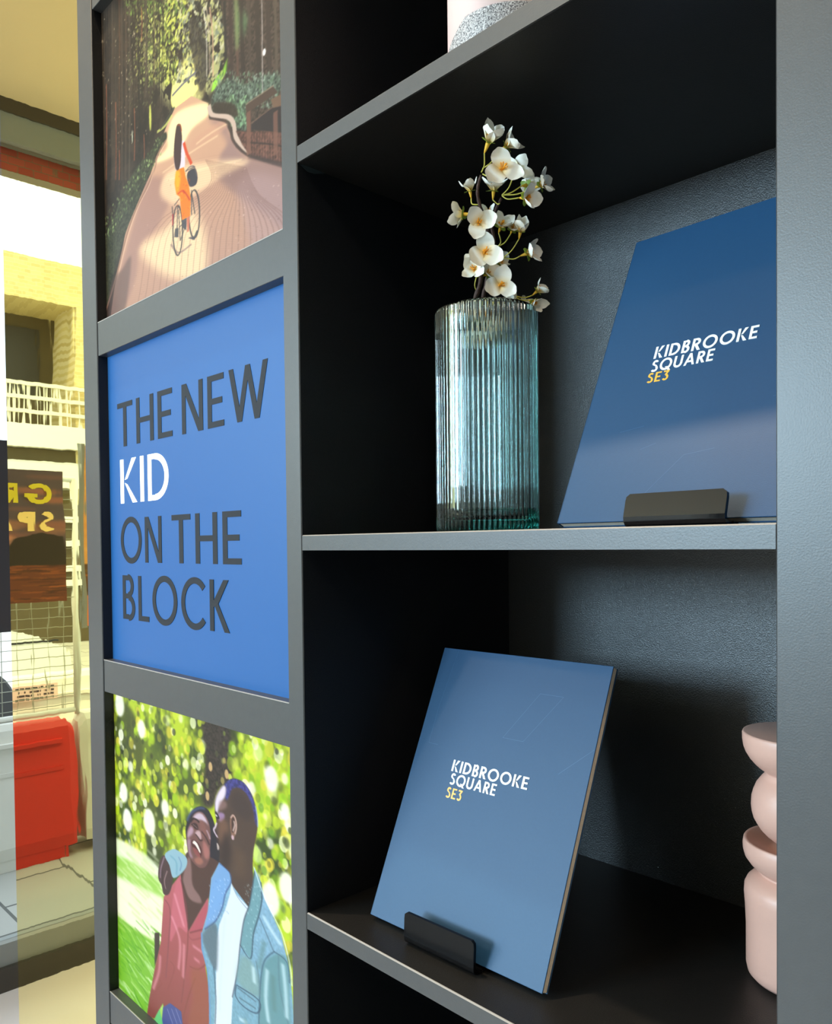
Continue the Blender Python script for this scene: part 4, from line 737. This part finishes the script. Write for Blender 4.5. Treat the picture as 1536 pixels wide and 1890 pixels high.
def blossom(parent, p, size, a, b, openness, npet, spin):
    """flower facing: a right, b up, rest to the room"""
    n = RIGHT*a+UPZ*b+TO*sqrt(max(.02, 1-min(.98, a*a+b*b))) if openness >= 0 else RIGHT*a+UPZ*b-TO*.35
    op = abs(openness); T = Matrix.Translation(p) @ rotm(n, spin) @ Matrix.Scale(size, 4)
    q = MB(); cols = []
    for k in range(npet):
        vs, fs, cl = petal(L=R.uniform(.9, 1.08), Wd=R.uniform(.68, .84)*(1.12 if npet < 4 else .95), cup=R.uniform(.3, .8), curl=R.uniform(-.1, .5), th0=op+R.uniform(-.12, .14))
        m = T @ Matrix.Rotation(2*pi*k/npet+R.uniform(-.12, .12), 4, 'Z'); q.add([tuple(m @ Vector(x)) for x in vs], fs); cols += cl
    o = q.build('blossom', 'petal', parent, smooth=True, cols=np.array(cols))
    sm = MB()
    for k in range(9):
        aa = R.uniform(0, 6.28); r1 = R.uniform(.05, .2); tip = T @ Vector((r1*cos(aa), r1*sin(aa), R.uniform(.24, .40))); bs = T @ Vector((.03*cos(aa), .03*sin(aa), .02))
        sm.tube([bs, (Vector(bs)+Vector(tip))/2, tip, Vector(tip)+Vector((0, 0, size*.03))], [size*.014, size*.012, size*.035, size*.02], 5)
    sm.build('stamens', 'stamen', o)
    cx = MB().tube([T @ Vector((0, 0, -.42)), T @ Vector((0, 0, -.3)), T @ Vector((0, 0, -.08)), T @ Vector((0, 0, .03))], [size*.03, size*.06, size*.10, size*.11], 8)
    cx.build('calyx', 'calyx', o, smooth=True)
    sp = MB()
    for k in range(3):
        vs, fs, _ = petal(6, 5, L=.42, Wd=.34, cup=.6, curl=-.2, th0=min(1.5, op+.35)); m = T @ Matrix.Translation((0, 0, -.06)) @ Matrix.Rotation(2*pi*k/3+.5, 4, 'Z'); sp.add([tuple(m @ Vector(x)) for x in vs], fs)
    sp.build('sepals', 'sepal', o, smooth=True)
    return np.array(T @ Vector((0, 0, -.42)))
def spline(P, k=5):
    P = [np.array(p, float) for p in P]; Q = []; n = len(P)
    for i in range(n-1):
        p0, p1, p2, p3 = P[max(i-1, 0)], P[i], P[i+1], P[min(i+2, n-1)]
        for s in range(k):
            q = s/k; Q.append(.5*((2*p1)+(-p0+p2)*q+(2*p0-5*p1+4*p2-p3)*q*q+(-p0+3*p1-3*p2+p3)*q**3))
    return Q+[P[-1]]
PX = .7/1487/4.5                       # size of one crop unit at the vase
def spray(label, stem, depth, flowers, r0):
    base = np.array([VC[0], VC[1], s2t+.013]); t = thing('blossom_spray', label, 'flower spray', tuple(base), group='white blossom sprays in the vase')
    pts = [base+np.array(depth[2])]+[bp(x, y, depth[0]+(depth[1]-depth[0])*i/(len(stem)-1)) for i, (x, y) in enumerate(stem)]
    sp = spline(pts); n = len(sp); MB().tube(sp, [r0*(1-.55*i/n)*(1+.16*sin(i*2.1)) for i in range(n)], 8).build('stem', 'stem', t, smooth=True)
    for (x, y, s, a, b, op, npet, spin, ax_, ay_, dd) in flowers:
        e = blossom(t, bp(x, y, dd), s*PX*1.30*(1-.12*max(0, (1640-y)/1450)), a, b, op, npet, spin); s0 = bp(ax_, ay_, depth[1]*.6)
        mid = (s0+e)/2+RIGHT*R.uniform(-.003, .003)-UPZ*.002
        MB().tube(spline([s0, mid, e], 5), PX*5.2, 6).build('twig', 'twig', t, smooth=True)
    return t
A1 = [ # x, y, size, right, up, opening, petals, spin, twig root x, y, towards the room
 (545, 290, 150, .35, .75, .62, 4, .3, 490, 530, .006), (690, 320, 125, .75, .45, .85, 4, 1.0, 500, 500, .004), (655, 515, 150, .1, .15, 1.25, 3, 1.75, 500, 545, .014),
 (395, 690, 105, -.2, .9, .95, 4, .4, 470, 800, -.004), (590, 690, 125, .05, .93, .95, 4, .2, 640, 790, -.006), (345, 880, 125, -.75, .1, -.95, 4, .6, 470, 860, -.004),
 (465, 955, 130, .05, -.1, 1.2, 3, 2.3, 500, 900, .014), (515, 1205, 150, .05, .0, 1.28, 3, 1.57, 540, 1150, .018), (440, 1345, 120, -.35, .1, .9, 4, .9, 460, 1530, .008), (530, 1375, 100, .6, .2, 1.0, 3, .3, 460, 1530, .004), (420, 1290, 80, -.5, .4, .9, 3, .3, 460, 1400, -.004)]
A2 = [(780, 520, 125, .3, .5, -1.0, 4, .8, 660, 720, -.010), (860, 640, 120, .4, .2, -1.0, 4, .2, 660, 720, -.012), (975, 640, 115, .8, .15, 1.0, 5, .7, 660, 720, -.004), (850, 745, 125, .6, -.35, .85, 3, .2, 660, 725, .006),
 (545, 885, 95, -.1, .5, .6, 2, 0, 590, 860, -.012), (650, 985, 115, .2, .5, .9, 4, .5, 620, 1150, .0), (745, 1010, 90, .2, .4, .9, 3, .5, 620, 1150, -.006), (812, 1030, 105, .1, .72, .6, 4, .8, 670, 1240, .006), (870, 1205, 125, .8, .1, .95, 4, .2, 670, 1240, .0),
 (640, 1290, 95, .5, .4, 1.0, 3, .9, 600, 1250, -.008), (645, 1475, 135, .1, .0, 1.25, 3, 1.4, 540, 1500, .016), (735, 1625, 100, .0, .9, .42, 5, .2, 640, 1600, .006), (950, 1520, 95, .7, .5, .75, 3, .1, 760, 1555, .002), (915, 1610, 105, .5, -.55, .7, 4, .4, 760, 1555, .006), (830, 1660, 100, .4, .3, .9, 3, .2, 740, 1620, -.01)]
spray('white blossom spray leaning left in the vase, curved up to the topmost flower', [(440, 1900), (425, 1640), (480, 1450), (505, 1250), (545, 1050), (500, 880), (460, 740), (462, 640), (487, 555)], (.006, .004, (-.012, .006, 0)), A1, .0024)
spray('white blossom spray in the vase whose flowers hang to the right', [(500, 1900), (495, 1640), (530, 1450), (570, 1280), (595, 1100), (572, 960), (600, 860), (655, 745)], (-.004, -.004, (.010, -.006, 0)), A2, .0022)
spray('short blossom sprig low in the vase, mostly behind its ribbed glass', [(640, 2200), (600, 1900), (560, 1700), (640, 1610)], (-.012, -.012, (.004, .018, 0)),
      [(330, 1760, 105, -.3, .4, .9, 4, .2, 600, 1900, -.004), (400, 1950, 105, -.3, .3, 1.1, 4, .9, 600, 1900, .008), (700, 1780, 100, .4, .2, 1.0, 4, .2, 600, 1850, .0), (500, 1850, 90, .0, .3, 1.1, 4, .5, 600, 1900, .014)], .002)
# ------------------------------------------------------------------ pink stacked sculpture
PC = (-.249, .660)
prof = [(.0005, .0), (.030, .0), (.0372, .0012), (.0402, .0045), (.0413, .010), (.0413, .025), (.0413, .041), (.0420, .057), (.0428, .067), (.0424, .073), (.0405, .0772), (.0365, .0812), (.0320, .0840), (.0300, .0850), (.0312, .0858), (.0350, .0885), (.0385, .092), (.0420, .097), (.0434, .102), (.0437, .1065), (.0430, .1108), (.0424, .1116), (.0400, .1112), (.0360, .1085), (.0250, .1050), (.0130, .1052),
        (.0190, .1095), (.0262, .1150), (.0305, .1195), (.0336, .1245), (.0355, .128), (.0368, .133), (.0374, .1385), (.0370, .145), (.0357, .150), (.0335, .1556), (.0300, .1605), (.0262, .1648), (.0275, .1665), (.0317, .1695), (.0350, .1725), (.0385, .1765), (.0415, .1815), (.0431, .186), (.0439, .1915), (.0440, .1965), (.0434, .1980), (.0425, .1982), (.0005, .1978)]
MBp = MB().lathe([(r, s3t+q+.0004) for r, q in prof], PC, 72)
tag(MBp.build('stacked_sculpture', 'pink', smooth=True), 'pale pink ceramic sculpture of stacked rounded shapes on the lowest shelf', 'sculpture')
# ------------------------------------------------------------------ speckled vase on the upper shelf
TC = (-.4285, .5235); TR = .0515
prof = [(.0005, .0), (TR-.004, 0), (TR-.001, .0012), (TR, .004), (TR, .10), (TR*.99, .18), (TR*.93, .215), (TR*.75, .235), (TR*.55, .245), (TR*.55, .262), (TR*.48, .262), (TR*.48, .2), (.0005, .19)]
tag(MB().lathe([(r, s1t+q+.0004) for r, q in prof], TC, 72).build('ceramic_vase', 'speckle', smooth=True), 'pink ceramic vase with sparkling grey patch on the top shelf, cut off by the frame', 'vase')
# tiny clear scrap of tape under the upper shelf corner
q = MB(); P0 = [(553, 303), (575, 308), (592, 316), (599, 320), (580, 321), (568, 317)]
V = [on(u, v, 0, UR+.0004) for u, v in P0]; V2 = [p+np.array([.0003, 0, 0]) for p in V]; k = len(V)
tag(q.add(V+V2, [tuple(range(k))[::-1], tuple(range(k, 2*k))]+[(i, (i+1) % k, (i+1) % k+k, i+k) for i in range(k)]).build('tape_scrap', mat('translucent tape', S(50, 58, 60), .3)), 'small grey scrap of tape under the left end of the upper shelf', 'tape')
# ------------------------------------------------------------------ posters hung in the left window
def rproj(X): return lambda u, v: (lambda p: (2*YM-p[1], p[2]))(on(u, v, 0, X))
def poster_green():
    Y0, Y1, Z0, Z1 = -.190, .50, z(-.197), z(.283); cv = Cv(Y0, Y1, Z0, Z1, 560, 600, rproj(XW+.03), (92, 78, 82)); W_ = cv.nx; H_ = cv.ny
    q = lambda a, b: (a*W_, b*H_)
    for _ in range(60): c = q(R.random(), R.random()*.5); cv.ell(c, R.uniform(30, 90), R.uniform(6, 16), R.choice([(186, 112, 84), (84, 72, 84), (150, 96, 84), (200, 130, 90)]), .45, 9, raw=True)
    for _ in range(14): cv.ell(q(R.uniform(.28, .55), R.uniform(.5, .6)), R.uniform(40, 90), R.uniform(8, 20), (214, 140, 104), .5, 8, raw=True)
    cv.fill([q(0, .66), q(.02, .5), (W_*.12, H_*.47), q(.26, .52), q(.30, .60), q(.45, .60), q(.6, .64), q(.8, .56), q(1, .6), q(1, .78), q(0, .78)], (54, 44, 34), 1, 3)
    cv.fill([q(0, .72), q(1, .72), q(1, 1), q(0, 1)], (112, 62, 40), 1, 3)
    for _ in range(240): cv.ell(q(R.random(), R.uniform(.72, .99)), R.uniform(12, 44), R.uniform(2, 5), R.choice([(176, 98, 50), (74, 44, 30), (140, 80, 40), (60, 40, 30)]), .5, 2, raw=True)
    return cv, Y0, Y1, Z0, Z1
t = thing('window_poster', 'brown sunset landscape poster with yellow words, seen only in the gold mirror', 'poster', (XW+.03, .15, z(-.197)), group='posters hung in the window')
cv, Y0, Y1, Z0, Z1 = poster_green(); cv.mesh('poster_sheet', 'poster_print', t, axis='x', at=XW+.03, step=2, th=.004)
q = MB(); ex2 = (0, 1, 0)
q.poly3(word('GREEN', -.150, .27, z(.163), .070, t=.22, sp=.22), (XW+.03, 0, 0), ex2, upv, .001, .0004); q.build('lettering', mat('olive yellow print', S(226, 210, 50), .5), t)['label'] = 'olive yellow lettering GREEN'
q = MB(); q.poly3(word('SPACE', -.155, .25, z(.062), .070, t=.26, sp=.20), (XW+.03, 0, 0), ex2, upv, .001, .0004); q.build('lettering', mat('pale gold print', S(255, 225, 140), .5), t)['label'] = 'pale gold lettering SPACE'
t = thing('window_poster', 'orange landscape poster with grey edge, narrow strip beside the shelving post in the mirror', 'poster', (XW+.03, -.5, z(-.3)), group='posters hung in the window')
cv = Cv(-.75, -.2645, z(-.297), z(.386), 360, 600, rproj(XW+.03), (222, 158, 84)); W_, H_ = cv.nx, cv.ny
for _ in range(60): cv.ell((R.random()*W_, R.random()*H_*.62), R.uniform(60, 180), R.uniform(2, 7), R.choice([(206, 130, 70), (236, 190, 110)]), .4, 5, raw=True)
cv.fill([(0, H_*.67), (W_, H_*.655), (W_, H_*.83), (0, H_*.83)], (96, 62, 28), 1, 3)
for _ in range(120): cv.ell((R.random()*W_, R.uniform(.67, .83)*H_), R.uniform(4, 12), R.uniform(3, 7), R.choice([(60, 44, 30), (190, 110, 30), (120, 90, 30)]), .7, 2, raw=True)
cv.fill([(0, H_*.83), (W_, H_*.83), (W_, H_), (0, H_)], (226, 120, 50), 1, 3)
for x in (.3, .62, .95): cv.ell((W_*x, H_*.88), 6, 18, (60, 34, 30), 1, 2, raw=True); cv.ell((W_*x, H_*.855), 5, 6, (60, 34, 30), 1, 2, raw=True); cv.ell((W_*x-4, H_*.92), 3, 16, (70, 36, 30), 1, 2, raw=True); cv.ell((W_*x+4, H_*.92), 3, 16, (70, 36, 30), 1, 2, raw=True)
cv.mesh('poster_sheet', 'poster_print', t, axis='x', at=XW+.03, th=.004)
bx(XW+.022, XW+.034, -.264, -.248, z(-.303), z(.392)).build('frame_edge', 'frame', t)
t = thing('window_poster', 'dark charcoal poster with orange corner at the far left edge', 'poster', (XW+.03, 1.1, z(-.3)), group='posters hung in the window')
bx(XW+.026, XW+.03, .70, 1.35, z(-.297), z(.383)).build('poster_sheet', 'posterback', t)
q = MB().poly3([[(.935, z(-.262)), (1.06, z(-.262)), (1.06, z(-.10))]], (XW+.03, 0, 0), ex2, upv, .001, .0003); q.build('printed_triangle', 'orange', t)
# ------------------------------------------------------------------ the street outside
def rl(u, v, X): p = on(u, v, 0, X); return np.array([p[0], 2*YM-p[1], p[2]])      # place of a thing seen in the mirror, at distance X
t0 = struct('ground', bx(-40, -3.16, -25, 25, -.25, -.02), 'paving'); t0.name = 'floor_outside'
def barrier(y0, y1, X, zt, m, label, group='plastic barriers in the street', lat=.22):
    L = y1-y0; q = MB(); n = 24
    pf = [(-lat*.62, .06), (-lat*.66, .12), (-lat*.62, .2), (-lat*.52, zt*.55), (-lat*.34, zt-.03), (-lat*.25, zt), (lat*.25, zt), (lat*.34, zt-.03), (lat*.52, zt*.55), (lat*.62, .2), (lat*.66, .12), (lat*.62, .06)]
    vs = []
    for i, y in enumerate((y0, y0+.03, y1-.03, y1)):
        k = .94 if i in (0, 3) else 1; vs += [(X+a*k, y, -.02+b*(k if b > .3 else 1)) for a, b in pf]
    m_ = len(pf); fs = [(i*m_+j, i*m_+(j+1) % m_, (i+1)*m_+(j+1) % m_, (i+1)*m_+j) for i in range(3) for j in range(m_)]+[tuple(range(m_)), tuple(range(4*m_-1, 3*m_-1, -1))]
    t = thing('plastic_barrier', label, 'barrier', (X, (y0+y1)/2, -.02), group=group)
    q.add(vs, fs).build('shell', m, t)
    for y in (y0+L*.25, y0+L*.72): bx(X-lat*.6, X+lat*.6, y-.20, y+.16, -.019, .065).build('foot', m, t)
    for z1_ in (zt*.62, zt*.82): bx(X+lat*.28, X+lat*.50, y0+.06, y1-.06, z1_, z1_+.02).build('moulded_rib', m, t)
    return t
XB = -4.40
yr = rl(127, 1450, XB)[1]
barrier(yr, yr+1.05, XB, .70, 'red_plastic', 'red plastic traffic barrier reflected in the gold mirror')
barrier(yr-1.12, yr-.04, XB, .72, 'white_plastic', 'white plastic barrier, reflected right of the red one beside the shelving post')
barrier(yr+1.09, yr+2.3, XB, .72, 'white_plastic', 'white plastic barrier seen directly past the left mirror edge')
XC = -5.1; zb = rl(90, 1243, XC)[2]
t = barrier(rl(170, 1240, XC)[1]-.4, rl(20, 1240, XC)[1]+.3, XC, zb+.02, 'white_plastic', 'taller white barrier carrying a pink notice behind the wire fence')
p0 = rl(111, 1262, XC+.24); p1 = rl(27, 1302, XC+.24)
bx(XC+.16, XC+.17, p0[1], p1[1], p1[2], p0[2]).build('notice_board', 'signpink', t)
q = MB()
for r_ in range(4):
    zz = p0[2]-(p0[2]-p1[2])*(.12+.23*r_); yy = p0[1]+.02
    while yy < p1[1]-.03:
        L = R.uniform(.008, .026); q.box(XC+.1705, XC+.1715, yy, yy+L, zz-.012, zz); yy += L+R.uniform(.006, .014)
q.build('notice_print', 'signtext', t)
# wire mesh fence panel standing on the barriers
XM = XB+.0; yp_ = rl(143, 1250, XM)[1]; zbm = .70
t = thing('mesh_fence', 'pale wire mesh fence panel standing over the plastic barriers', 'fence', (XM, yp_+1, zbm))
fr = MB()
for y in (yp_, yp_+2.9): fr.tube([(XM, y, zbm-.01), (XM, y, zbm+.6), (XM, y, 1.95)], .017, 8)
for zz in (zbm+.015, 1.95): fr.tube([(XM, yp_, zz), (XM, yp_+1.4, zz), (XM, yp_+2.9, zz)], .015, 8)
fr.build('tube_frame', 'white_plastic', t, smooth=True)
wr = MB()
for i in range(38): y = yp_+.075*(i+1); wr.box(XM-.0015, XM+.0015, y-.0017, y+.0017, zbm+.02, 1.94)
for i in range(24): zz = zbm+.05+i*.052; wr.box(XM+.002, XM+.005, yp_, yp_+2.88, zz-.0017, zz+.0017)
wr.build('wire_mesh', 'galv', t)
# white car parked behind
XV = -7.0; y0 = rl(120, 1200, XV)[1]
pf = [(0, .30), (-.05, .55), (0, .74), (.25, .86), (1.05, 1.0), (1.25, 1.03), (1.95, 1.42), (2.4, 1.47), (3.3, 1.44), (3.95, 1.1), (4.2, 1.0), (4.28, .6), (4.2, .3)]
t = thing('parked_car', 'white car parked across the street, reflected below the poster', 'car', (XV-.8, y0+2, -.02))
def extr(pf, xa, xb, y0, taper=0):
    n = len(pf); return MB().add([(xa, y0+a, b) for a, b in pf]+[(xb, y0+a, b) for a, b in pf], [tuple(range(n)), tuple(range(2*n-1, n-1, -1))]+[(i, i+n, (i+1) % n+n, (i+1) % n) for i in range(n)])
extr(pf, XV, XV-1.7, y0).build('body', 'carwhite', t)
extr([(1.32, 1.04), (1.97, 1.38), (2.5, 1.42), (2.5, 1.04)], XV+.006, XV-1.706, y0).build('side_window', 'carglass', t); extr([(2.58, 1.04), (2.58, 1.42), (3.25, 1.40), (3.75, 1.1)], XV+.006, XV-1.706, y0).build('side_window', 'carglass', t)
MB().add([(XV-.1, y0+1.24, 1.045), (XV-1.6, y0+1.24, 1.045), (XV-1.5, y0+1.93, 1.43), (XV-.2, y0+1.93, 1.43)], [(0, 1, 2, 3)]).build('windscreen', 'carglass', t)
MB().lathe([(.02, .98), (.07, 1.0), (.09, 1.06), (.07, 1.12), (.02, 1.14)], (XV+.10, y0+1.35), 16).build('wing_mirror', 'carwhite', t, smooth=True)
bx(XV-.01, XV+.006, y0+.05, y0+1.2, .80, .815).build('trim_line', 'tyre', t)
for yy in (.75, 3.45):
    q = MB().lathe([(.02, 0), (.31, 0), (.33, .03), (.33, .17), (.31, .2), (.02, .2)], (0, 0), 28); q.xf(Matrix.Translation((XV+.03, y0+yy, .31)) @ Matrix.Rotation(-pi/2, 4, 'Y')); q.build('wheel', 'tyre', t, smooth=False)
# apartment building opposite
XF = -14.0; zv = lambda v: rl(80, v, XF)[2]; ye = rl(139, 640, XF)[1]
t = thing('apartment_building', 'pale yellow brick apartment block with white balcony, across the street', 'building', (XF-2, ye, -.02))
yl, yh = ye-9, ye+5.5
q = MB().box(XF-6, XF, yl, yh, zv(556), zv(478)).box(XF-6, XF, yl, ye, -.02, zv(556)).box(XF-6, XF-1.2, ye, yh, -.02, zv(556)); q.build('wall', 'brick_yel', t)
bx(XF-1.2, XF-1.1, ye, yh, zv(790), zv(556)).build('recess_cladding', 'recess', t)
for i in range(4): bx(XF-1.1, XF-1.07, ye+.25+i*1.3, ye+.95+i*1.3, zv(712), zv(580)).build('window', mat('dark shuttered window', S(46, 40, 28), .5), t)
bx(XF-1.2, XF+.15, ye-.2, yh, zv(828), zv(786)).build('balcony_slab', 'slab', t)
bx(XF-1.2, XF-.02, ye, yh, zv(851), zv(829)).build('soffit_band', 'recess', t); bx(XF-1.2, XF+.05, ye-.1, yh, zv(900), zv(852)).build('fascia_band', 'slab', t)
q = MB()
for v in (712, 737, 762): q.box(XF+.06, XF+.10, ye-.2, yh, zv(v)-.04, zv(v)+.02)
for i in range(48): y = ye-.15+i*.115; q.box(XF+.07, XF+.085, y, y+.03, zv(786), zv(712))
q.build('railing', 'rail', t)
bx(XF-.03, XF+.02, ye-.9, ye+5.5, -.02, zv(930)).build('lower_cladding', 'recess', t)
for v in (958, 1003, 1051, 1078): bx(XF+.02, XF+.08, ye-.9, ye+5.5, zv(v)-.05, zv(v)+.05).build('white_band', 'slab', t)
# trees behind the building
def tree(x, y, h, r, label):
    t = thing('street_tree', label, 'tree', (x, y, -.02), group='trees behind the apartment building')
    MB().tube([(x, y, -.02), (x+.1, y, h*.3), (x, y+.1, h*.6), (x, y, h*.85)], [.22, .17, .12, .05], 10).build('trunk', 'bark', t, smooth=True)
    q = MB()
    for _ in range(900):
        a = R.uniform(0, 6.28); e = R.uniform(-1, 1); rr = r*R.uniform(.5, 1)**.5; c = np.array([x+rr*cos(a)*sqrt(1-e*e), y+rr*sin(a)*sqrt(1-e*e), h*.75+rr*e*1.1]); s_ = R.uniform(.12, .26)
        d1 = np.array([R.gauss(0, 1) for _ in range(3)]); d1 /= np.linalg.norm(d1); d2 = np.cross(d1, [R.gauss(0, 1) for _ in range(3)]); d2 /= np.linalg.norm(d2)
        q.add([c-d1*s_, c+d2*s_*.5, c+d1*s_, c-d2*s_*.5], [(0, 1, 2, 3)])
    q.build('foliage', 'leaf', t)
tree(-24.5, -6.0, 8.6, 2.4, 'leafy tree rising pale behind the building roof, left in the mirror')
tree(-31.0, -12.8, 10.0, 2.6, 'leafy tree behind the brick end of the building roof')
